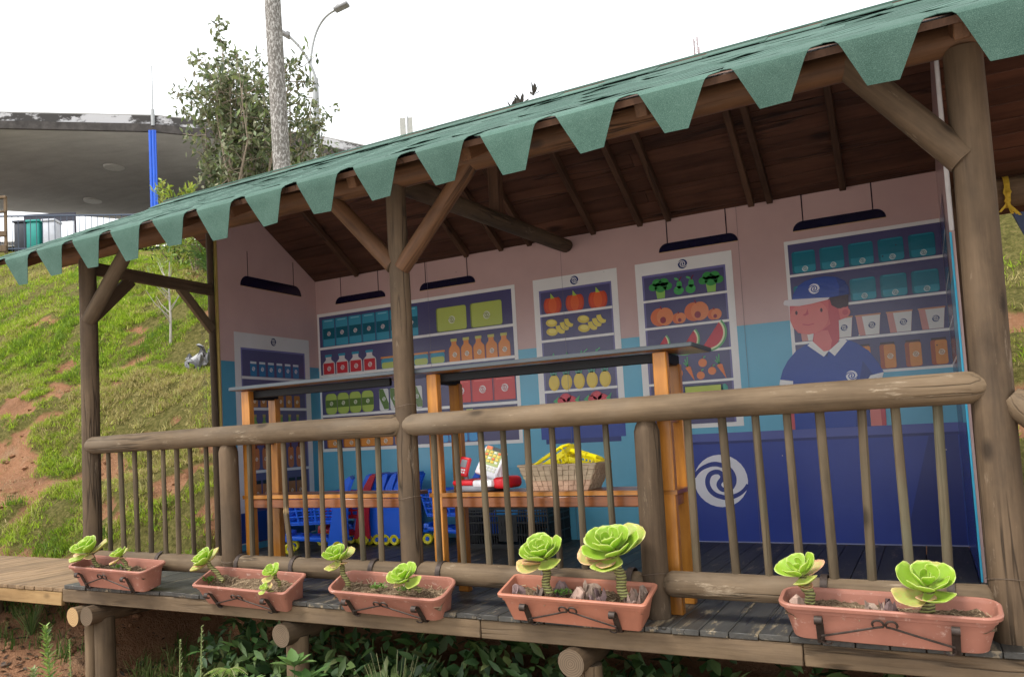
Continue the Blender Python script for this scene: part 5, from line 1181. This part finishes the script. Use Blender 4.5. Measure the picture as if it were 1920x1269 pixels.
for (dx, dz) in ((-.6, 66), (.7, 68), (.5, 70)): mb.tube([(-26.5+dx, 146.6, dz), (-26.5+dx, 146.6, dz+1.6)], .14, 6)
mb.tube([(-26.5, 147, zt), (-26.5, 147, 73.4)], .05, 5); mb.build('lattice', bpy.data.materials['hazy_mast_steel'], t)
t = empty('agave_plant', (0.0, 7.2, gz_(0, 7.2)), 'dark spiky plant top poking over the roof ridge', 'plant'); r = random.Random(5); zb_ = gz_(0, 7.2)
mb = MB(); mb.tube([(0, 7.2, zb_-.1), (.02, 7.2, 5.5)], .03, 8); mb.tube([(0.02, 7.2, 5.2), (.2, 7.25, 5.6)], .015, 6); mb.build('stem', plain('dark_stem', (.1, .08, .06), .9), t)
lv = []
for cx, cz, nn_ in ((-.10, 5.56, 12), (.05, 5.58, 12), (.24, 5.68, 7)):
    for k in range(nn_): d = Vector((r.uniform(-.8, .8), r.uniform(-.8, .8), 1)); lv.append((Vector((cx+.02, 7.2, cz)), d, rv(r), .19*r.uniform(.7, 1.1), .05, vary((.07, .065, .055), r)))
foliage('foliage', lv, t)
# shrubs along the top of the bank
YG = [(.22, .30, .045), (.30, .36, .05), (.16, .25, .04), (.36, .40, .08)]; DG = [(.06, .12, .03), (.09, .16, .035), (.12, .2, .04)]
def at_ground(x, y): return (x, y, gz_(x, y)-.03)
shrub('leafy_shrub', at_ground(-5.75, 6.35), 1.0, .55, 700, .13, .035, YG, 'yellow-green shrub on the bank behind the side beam', 'shrub', 'shrubs along the top of the bank', 11)
shrub('leafy_shrub', at_ground(-6.8, 6.9), .8, .55, 700, .13, .035, YG+DG, 'mid green shrub on the bank beneath the eave at left', 'shrub', 'shrubs along the top of the bank', 12)
shrub('leafy_shrub', (-10.5, 10.35, gz_(-10.5, 10.35)), 7.25-gz_(-10.5, 10.35), .62, 800, .20, .05, YG, 'bright yellow-green shrub rising just above the roof edge', 'shrub', 'shrubs along the top of the bank', 13)
for k, (x, y, s) in enumerate(((-4.75, 5.75, 1), (-5.15, 6.1, 1.1), (-4.3, 5.6, .9))):
    t = empty('strap_leaf_clump', at_ground(x, y), ['arching strap-leaved clump nearest the left wall post', 'arching strap-leaved clump behind the bare sapling', 'arching strap-leaved clump hidden partly by the left wall'][k], 'plant', 'strap-leaved clumps on the bank'); r = random.Random(k+40); mb = MB(); V = []; F = []
    P0 = Vector(at_ground(x, y))
    for i in range(70):
        a = r.random()*6.28; L = r.uniform(.45, .85)*s; pts = [P0+Vector((math.cos(a)*L*q*.62, math.sin(a)*L*q*.62, L*(1.15*q-.75*q*q))) for q in (0, .3, .6, .85, 1)]
        mb.ribbon(pts, (-math.sin(a), math.cos(a), 0), .022*r.uniform(.7, 1.2), .002, i % 3)
    mb.build('foliage', [plain('strap_green_%d' % i, c, .5, .4, .2, 8, 0) for i, c in enumerate(((.07, .15, .035), (.11, .2, .045), (.16, .24, .06)))], t)
t = empty('sapling', at_ground(-3.83, 4.06), 'thin bare pale sapling with a few twigs on the grassy bank', 'sapling'); P0 = Vector(at_ground(-3.83, 4.06)); mb = MB(); r = random.Random(3)
mb.tube([P0+Vector((0, 0, -.05)), P0+Vector((.02, 0, .4)), P0+Vector((-.02, .02, .8)), P0+Vector((.03, 0, 1.15))], [.018, .015, .012, .007], 8)
for i in range(12): z = r.uniform(.3, 1.0); a = r.random()*6.28; L = r.uniform(.15, .4); b_ = P0+Vector((0, 0, z)); mb.tube([b_, b_+Vector((math.cos(a)*L*.5, math.sin(a)*L*.5, L*.5)), b_+Vector((math.cos(a)*L*.8, math.sin(a)*L*.8, L))], [.007, .005, .002], 5)
mb.build('trunk', plain('pale_sapling_bark', (.34, .31, .27), .85), t)
lv = [(P0+Vector((r.gauss(0, .16), r.gauss(0, .16), r.uniform(.75, 1.35))), rv(r)+Vector((0, 0, .4)), rv(r), .1, .03, vary((.2, .27, .06), r)) for i in range(70)]; foliage('foliage', lv, t)
# litter on the bank
v = []; f = []; n = 9; r = random.Random(8); q0 = Vector((-2.72, 3.5, gz_(-2.72, 3.5)))
for j in range(n):
    for i in range(n): u, q = -1+2*i/(n-1), -1+2*j/(n-1); v.append((q0.x+u*.17+r.gauss(0, .03), q0.y+q*.08+r.gauss(0, .03), q0.z+.02+.13*(1+q)*.8+r.gauss(0, .035)+.06*math.sin(u*5+q*3)))
for j in range(n-1):
    for i in range(n-1): a = j*n+i; f.append((a, a+1, a+n+1, a+n))
tag(link('plastic_sheet', me_new('plastic_sheet', v, f, plain('grey_plastic_film', (.13, .13, .135), .35, .5, .3, 12, .1), None, False)), 'crumpled grey plastic sheet lying on the bank', 'litter')
# ------------------------------------------------------------------ concrete canopy building on the hilltop
t = empty('concrete_canopy', (-24, 18, 8), 'grey concrete shell canopy with peeling roof edge on the hilltop', 'building')
Fp = [Vector(q) for q in ((-34, 7.7, 13.5), (-26.06, 12.38, 13.11), (-23.55, 13.85, 12.96), (-21.37, 15.13, 12.78), (-18.72, 16.68, 12.56), (-16.03, 18.28, 12.09), (-13.55, 19.76, 11.5), (-11.0, 21.2, 10.7))]
Bp = [Vector(q) for q in ((-50, 14.5, 15.5), (-40.79, 19.94, 14.64), (-37.11, 22.1, 14.23), (-34.91, 23.4, 13.95), (-30.6, 26.0, 13.30), (-27.5, 27.8, 13.0), (-22.36, 30.74, 12.6), (-17, 33.5, 11.6))]
n = len(Fp); mb = MB(); upv = Vector((0, 0, .62)); L = []
for j in range(7):
    k = j/6; L.append([Fp[i].lerp(Bp[i], k)+Vector((0, 0, .35*math.sin(k*PI))) for i in range(n)])
v = [p for l in L for p in l]; f = [(j*n+i, (j+1)*n+i, (j+1)*n+i+1, j*n+i+1) for j in range(6) for i in range(n-1)]; m = len(v)
v += [p+upv for p in v]; f += [tuple(m+q for q in reversed(g)) for g in f[:]]
f += [(j*n, m+j*n, m+(j+1)*n, (j+1)*n) for j in range(6)]+[(j*n+n-1, (j+1)*n+n-1, m+(j+1)*n+n-1, m+j*n+n-1) for j in range(6)]+[(6*n+i, 6*n+i+1, m+6*n+i+1, m+6*n+i) for i in range(n-1)]+[(i, m+i, m+i+1, i+1) for i in range(n-1)]
mb.add(v, f); mb.build('soffit', M_CONC, t, None, 50)
def band(name, z0, z1, off, th, mat):
    mb = MB(); o = Vector((.49, -.87, 0))
    for i in range(n-1):
        a, b_ = Fp[i]+o*off, Fp[i+1]+o*off; mb.add([a+Vector((0, 0, z0)), b_+Vector((0, 0, z0)), b_+Vector((0, 0, z1)), a+Vector((0, 0, z1)), a+o*th+Vector((0, 0, z0)), b_+o*th+Vector((0, 0, z0)), b_+o*th+Vector((0, 0, z1)), a+o*th+Vector((0, 0, z1))], [(0, 3, 2, 1), (4, 5, 6, 7), (0, 1, 5, 4), (2, 3, 7, 6), (1, 2, 6, 5), (0, 4, 7, 3)])
    mb.build(name, mat, t)
band('edge_band', -.06, .22, .01, .14, M_DCONC); band('upstand', .225, .56, -.05, .10, M_PEEL)
M_BCOL = plain('blue_steel_paint', srgb('#1f56c0'), .4, .5, .1, 3, .05)
mb = MB(); c = Vector((-18.60, 16.50, 0))
for dx in (-.07, .04, .12): mb.tube([c+Vector((dx*.86, dx*.5, 7.6)), c+Vector((dx*.86, dx*.5, 12.5))], .06 if dx < .1 else .032, 10)
mb.build('blue_column', M_BCOL, t, None, 50)
mb = MB(); mb.tube([(-18.62, 16.57, 12.9), (-18.60, 16.57, 14.95)], .022, 6); mb.tube([(-18.62, 16.57, 12.7), (-18.62, 16.57, 13.3)], .07, 8); mb.build('whip_antenna', M_STEEL, t)
for (u, k) in ((3.62, .40), (3.45, .80)):
    i = int(u); a = Fp[i].lerp(Fp[i+1], u-i); b_ = Bp[i].lerp(Bp[i+1], u-i); p_ = a.lerp(b_, k)+Vector((0, 0, .35*math.sin(k*PI)-.05)); mb = MB(); mb.lathe([(0, -.02), (.42, -.02), (.45, .02), (.45, .12)], 20, 0, T_(p_)); mb.build('ceiling_light', plain('pale_light_disc', (.36, .355, .33), .6), t)
# unseen pale sheet on the terrain, added to brighten the canopy soffit
hx, hy = np.meshgrid(np.arange(-60, -8, 3.0), np.arange(13.5, 46, 4.0)); hz = height(hx, hy)+.25; q = hx.shape[1]
fv = np.stack([hx.ravel(), hy.ravel(), hz.ravel()], 1).tolist(); ff = [(j*q+i, j*q+i+1, (j+1)*q+i+1, (j+1)*q+i) for j in range(hx.shape[0]-1) for i in range(q-1)]
tag(link('hilltop_bounce_paving', me_new('hilltop_bounce_paving', fv, ff, bpy.data.materials['pale_bounce_paving'], None, True)), kind='structure')
# fence, bins, shelf on the hilltop
M_FB = plain('blue_grey_fence_steel', (.05, .07, .11), .5, .5)
t = empty('hilltop_fence', (-17.6, 13, 7), 'thin dark steel bar fence along the hilltop', 'fence'); A, B = Vector((-22.4, 10.2, 0)), Vector((-13.4, 15.45, 0))
za, zb2 = 8.66, 8.26
for z in (0, -1.05): mb = MB(); mb.tube([A+Vector((0, 0, za+z)), B+Vector((0, 0, zb2+z))], .028, 6); mb.build('rail', M_FB, t)
mb = MB(); mb.tube([(0, 0, 0), (0, 0, 1.15)], .012, 5); bmh = mb.mesh('bar', M_FB)
for i in range(54): p_ = A.lerp(B, (i+.5)/54); link('bar', bmh, t, T_((p_.x, p_.y, za+(zb2-za)*(i+.5)/54-1.13)))
p_ = A.lerp(B, .80); mb = MB(); mb.box((p_.x, p_.y, 7.9), (.12, .12, 1.3)); mb.build('post', M_FB, t)
def bin_(x, y, z, colr, label):
    t = empty('wheelie_bin', (x, y, z), label, 'bin', 'bins on the hilltop'); M = T_((x, y, z)) @ R_(.52, 4, 'Z'); mb = MB(); mb.rbox((0, 0, .5), (.42, .5, .95), .04, taper=1.0); mb.build('body', colr, t, M, 40)
    mb = MB(); mb.rbox((0, 0, 1.02), (.48, .56, .08), .03); mb.rbox((0, .26, .98), (.3, .06, .06), .02); mb.build('lid', colr, t, M, 40)
bin_(-20.27, 12.6, 7.56, plain('charcoal_bin', (.035, .04, .05), .5), 'charcoal bin at the left of the hilltop bins'); bin_(-19.92, 12.8, 7.56, plain('teal_bin', (.02, .27, .23), .5), 'teal green bin between the dark and white bins'); bin_(-19.47, 13.06, 7.56, plain('white_bin', (.52, .54, .58), .5), 'white bin at the right of the teal bin')
mb = MB(); Mf = T_((-19.9, 13.3, 7.5)) @ R_(.52, 4, 'Z'); mb.box((0, 0, 1.35), (1.7, .05, .28), 0, Mf); 
for sx_ in (-.83, .83): mb.box((sx_, 0, .6), (.06, .05, 1.25), 0, Mf)
tag(mb.build('bin_stand', plain('dark_stand', (.03, .03, .045), .6)), 'dark sign board frame standing over the hilltop bins', 'stand')
t = empty('wooden_rack', (-18.9, 11.1, 7.2), 'grey wooden rack at the left edge beside the hilltop fence', 'rack'); Mr = T_((-19.05, 11.0, 7.1)) @ R_(.52, 4, 'Z')
for sx_ in (-.8, .22): mb = MB(); mb.rbox((sx_, 0, .88), (.08, .08, 1.76), .01, seg=1); mb.build('post', M_FASC, t, Mr)
for z, hh in ((1.73, .08), (1.28, .06), (.6, .16), (.15, .2)): mb = MB(); mb.rbox((-.29, -.02, z), (1.1, .1, hh), .01, seg=1); mb.build('slat', M_FASC, t, Mr)
for k in range(6): mb = MB(); mb.rbox((-.62+.13*k, -.12, 1.08), (.07, .03, .34), .01, 0, Mr @ R_(0, 4, 'Z'), seg=1); mb.build('slat', plain('pale_slat', (.45, .43, .4), .7) if k == 0 else bpy.data.materials['pale_slat'], t)
# dark blue awnings glimpsed behind the kiosk
M_AWN = plain('dark_navy_canvas', (.012, .016, .032), .8, .2)
def awning(pts, label):
    v = [Vector(p) for p in pts]; m = len(v); mb = MB(); mb.add(v+[p+Vector((0, 0, .03)) for p in v], [tuple(range(m)), tuple(reversed(range(m, 2*m)))]+[(i, m+i, m+(i+1) % m, (i+1) % m) for i in range(m)]); tag(mb.build('awning', M_AWN), label, 'awning')
awning([(-2.1, 4.2, 3.05), (-1.0, 4.2, 2.35), (2.0, 4.4, 2.4), (2.0, 4.4, 3.2), (-1.7, 4.3, 3.2)], 'dark navy canvas edge behind the left wall of the kiosk')
awning([(5.44, 4.0, 2.45), (5.56, 4.0, 2.06), (6.2, 4.0, 1.75), (7.2, 4.2, 1.6), (7.2, 4.2, 2.7), (5.4, 4.2, 2.6)], 'dark navy canvas corner below the log with the yellow ribbon')
t = empty('yellow_ribbon', (5.315, 2.38, 2.13), 'frayed yellow ribbon knotted round the log at right', 'ribbon'); mb = MB(); r = random.Random(2); M_RIB = plain('yellow_ribbon_cloth', (.55, .38, .04), .7, .2, .3, 20, .1)
xr = 5.315; yr_ = 2.375
mb.ribbon([(xr+.004, 2.47+.096*math.cos(a), 2.135+.096*math.sin(a)) for a in [PI*.3+PI*1.2*i/10 for i in range(11)]], (1, 0, 0), .03, .002); mb.build('loop', M_RIB, t)
mb = MB()
for i in range(5): dx = r.uniform(-.05, .06); mb.ribbon([(xr, yr_, 2.16), (xr+dx*.3, yr_-.015, 2.11), (xr-dx*.2, yr_-.01, 2.06), (xr+dx, yr_-.02, 2.0-r.random()*.04)], (1, .3, 0), .016, .0015)
mb.build('tail', M_RIB, t)
# ------------------------------------------------------------------ greenery below the deck
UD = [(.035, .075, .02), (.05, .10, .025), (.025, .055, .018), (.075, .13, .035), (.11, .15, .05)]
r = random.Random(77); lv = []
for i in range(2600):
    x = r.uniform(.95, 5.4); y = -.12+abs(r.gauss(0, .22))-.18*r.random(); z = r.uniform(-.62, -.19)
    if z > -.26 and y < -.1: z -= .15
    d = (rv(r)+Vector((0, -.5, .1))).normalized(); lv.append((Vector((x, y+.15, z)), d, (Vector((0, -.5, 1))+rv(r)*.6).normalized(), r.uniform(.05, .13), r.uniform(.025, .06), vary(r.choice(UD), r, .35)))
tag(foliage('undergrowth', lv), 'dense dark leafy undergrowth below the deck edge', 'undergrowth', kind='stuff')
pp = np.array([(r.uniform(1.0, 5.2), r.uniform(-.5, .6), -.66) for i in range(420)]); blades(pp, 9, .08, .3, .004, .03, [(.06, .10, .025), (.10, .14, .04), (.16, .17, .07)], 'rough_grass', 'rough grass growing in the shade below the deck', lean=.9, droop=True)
pp = np.array([(r.uniform(-2.4, 1.2), r.uniform(.0, .9), 0) for i in range(240)]); pp[:, 2] = height(pp[:, 0], pp[:, 1])-.01; pp = pp[pp[:, 2] < -.33]; blades(pp, 10, .06, .22, .004, .03, [(.07, .13, .025), (.12, .19, .04), (.2, .24, .08)], 'rough_grass', 'grass tufts under the boardwalk', lean=1.0, droop=True)
def grass_clump(x, y, h, n_, label, seed, pal=((.13, .17, .06), (.08, .12, .035), (.22, .22, .11))):
    r = random.Random(seed); P0 = Vector((x, y, gz_(x, y)-.02)); t = empty('grass_clump', P0, label, 'grass clump', 'grass clumps below the deck'); mb = MB()
    for i in range(n_):
        a = r.random()*6.28; L = h*r.uniform(.6, 1.1); sp = r.uniform(.15, .75); pts = [P0+Vector((math.cos(a)*L*q*sp, math.sin(a)*L*q*sp, L*(q-.35*sp*q*q))) for q in (0, .35, .7, 1)]; mb.ribbon(pts, (-math.sin(a), math.cos(a), 0), .0034, .0010, i % 3)
    mb.build('blade', [plain('clump_%d_%d' % (seed, k), c, .6, .3, .2, 10, 0) for k, c in enumerate(pal)], t)
grass_clump(2.42, -.12, .46, 170, 'tall fine grass clump below the centre planters', 21); grass_clump(3.05, -.2, .36, 50, 'small grass clump below the square-edged planter', 22); grass_clump(-1.0, .2, .26, 70, 'grass clump in the shade under the boardwalk', 23, ((.1, .17, .04), (.06, .11, .03), (.2, .24, .09)))
def weed(x, y, h, label, seed, L=.07, W_=.014, pal=((.22, .33, .07), (.14, .24, .05), (.3, .4, .1)), dens=60, lean=(0, 0)):
    r = random.Random(seed); z0 = gz_(x, y)-.02; P0 = Vector((x, y, z0)); t = empty('weed', P0, label, 'weed', 'tall weeds below the deck'); mb = MB(); top = P0+Vector((lean[0], lean[1], h)); mb.tube([P0, P0.lerp(top, .5)+rv(r)*.01, top], [.005, .004, .002], 6); mb.build('stem', plain('weed_stem_%d' % seed, (.2, .24, .09), .7), t)
    lv = []
    for i in range(dens):
        q = (i/dens)**.85; p = P0.lerp(top, q); a = i*2.4; ll = L*(1-.55*q)*r.uniform(.7, 1.15); lv.append((p, Vector((math.cos(a), math.sin(a), .35+.8*q)), Vector((0, 0, 1)), ll, W_*r.uniform(.8, 1.2), vary(r.choice(pal), r)))
    foliage('foliage', lv, t)
weed(.16, -.42, .52, 'tall narrow-leaved weed climbing against the corner supports', 31, .10, .02, dens=110, lean=(-.06, 0)); weed(.30, -.40, .46, 'thin budding weed right of the corner support', 32, .03, .008, dens=80); weed(.02, -.45, .25, 'low weed tuft at the foot of the corner support', 36, .10, .016, ((.3, .33, .15), (.2, .26, .09)), 70)
weed(.78, -.40, .25, 'short bright weed spike between the first two supports', 33, .05, .012, ((.3, .48, .08), (.22, .36, .06)), 60); weed(1.03, -.42, .22, 'short bright weed spike nearer the second support', 34, .05, .012, ((.3, .48, .08), (.22, .36, .06)), 60)
weed(1.2, -.36, .50, 'tall loose seeding weed under the second planter', 35, .035, .009, ((.16, .22, .07), (.25, .3, .12)), 70); weed(1.36, -.38, .58, 'tallest seeding weed beside the second planter', 37, .035, .009, ((.16, .22, .07), (.25, .3, .12)), 80, (.03, 0))
def leafy(x, y, z, n_, L, W_, label, seed, pal, name='broadleaf_plant'):
    r = random.Random(seed); P0 = Vector((x, y, z)); t = empty(name, (x, y, gz_(x, y)), label, 'plant', 'broad-leaved plants below the deck'); lv = []; mb = MB(); mb.tube([(x, y, gz_(x, y)-.02), P0], [.006, .004], 6); mb.build('stem', plain('leafy_stem_%d' % seed, (.12, .17, .06), .7), t)
    for i in range(n_): a = i*2.4; e = .15+.9*(1-i/n_); lv.append((P0+Vector((0, 0, .012*i/n_)), Vector((math.cos(a), math.sin(a), e)), Vector((0, 0, 1)), L*r.uniform(.75, 1.1), W_*r.uniform(.8, 1.1), vary(r.choice(pal), r, .15)))
    foliage('foliage', lv, t)
GP = ((.10, .19, .05), (.07, .15, .04), (.14, .23, .07))
for k, a in enumerate(((1.66, -.34, -.42, 16, .11, .04, 'bright broad-leaved plant left of the second support'), (2.05, -.32, -.36, 12, .12, .055, 'broad-leaved plant below the gap after the second planter'), (2.78, -.33, -.40, 14, .13, .05, 'broad-leaved plant below the third planter'), (3.15, -.30, -.34, 14, .13, .052, 'broad-leaved plant left of the third support'), (3.62, -.36, -.33, 18, .11, .014, 'spiky narrow-leaved plant right of the third support'), (1.95, -.30, -.30, 10, .13, .06, 'large-leaved creeper just right of the second support'))): leafy(*a, 60+k, GP)
def fern(x, y, z, L, label, seed):
    r = random.Random(seed); t = empty('fern', (x, y, gz_(x, y)), label, 'fern', 'ferns below the deck'); lv = []; mb = MB()
    mb.tube([(x, y, gz_(x, y)-.02), (x, y, z)], .005, 5)
    for k in range(5):
        a = -2.2+k*.55; P = [Vector((x+math.cos(a)*L*q, y+math.sin(a)*L*q, z+L*(.5*q-.6*q*q))) for q in [i/14 for i in range(15)]]; mb.tube(P, .0018, 4)
        for i, p in enumerate(P[1:]):
            d = (P[min(i+2, 14)]-P[i]).normalized(); s = d.cross(Vector((0, 0, 1))).normalized(); ll = L*.27*math.sin(PI*(.12+.86*(i+1)/15))
            for sg in (-1, 1): lv.append((p, s*sg+d*.35, Vector((0, 0, 1)), ll, ll*.3, vary((.17, .26, .05), r)))
    mb.build('frond_stem', plain('fern_stem_%d' % seed, (.2, .2, .08), .7), t); foliage('frond', lv, t)
fern(1.56, -.36, -.33, .13, 'small yellow-green fern beside the second support', 71); fern(2.22, -.36, -.36, .16, 'yellow-green fern beside the tall grass clump', 72)
# small weeds in the planters
for k, (pi_, u) in enumerate(((2, -.12), (2, .14), (3, -.08), (0, .04), (1, -.42))):
    tt, tp, h = PT[pi_]; wd = PLN[pi_][1]; r = random.Random(90+k); t = empty('seedling', tp @ Vector((u*wd, 0, h-.04)), 'low green seedling weed in '+['the round-cornered planter, left of centre', 'the round-cornered planter, right of centre', 'the square-edged planter among dried leaves', 'the leftmost planter between its rosettes', 'the second planter at its left end'][k], 'seedling', 'seedlings in the planters')
    c = tp @ Vector((u*wd, -.01, h-.03)); foliage('foliage', [(c+Vector((r.gauss(0, .018), r.gauss(0, .014), r.uniform(0, .015))), rv(r)+Vector((0, 0, .9)), Vector((0, 0, 1)), r.uniform(.015, .03), .012, vary((.14, .26, .05), r)) for i in range(45)], t)

# dark leaves added as painted shade on the soil under the boardwalk
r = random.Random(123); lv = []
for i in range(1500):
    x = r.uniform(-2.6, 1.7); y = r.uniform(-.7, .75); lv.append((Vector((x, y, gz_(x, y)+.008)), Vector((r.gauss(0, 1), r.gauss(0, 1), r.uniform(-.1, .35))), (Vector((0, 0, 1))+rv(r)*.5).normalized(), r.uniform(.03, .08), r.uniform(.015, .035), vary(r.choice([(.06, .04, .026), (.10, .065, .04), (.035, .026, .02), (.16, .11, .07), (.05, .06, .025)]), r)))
tag(foliage('shade_leaves', lv), 'dark leaves added to deepen the shade on soil under the boardwalk', 'shade leaves', kind='stuff')
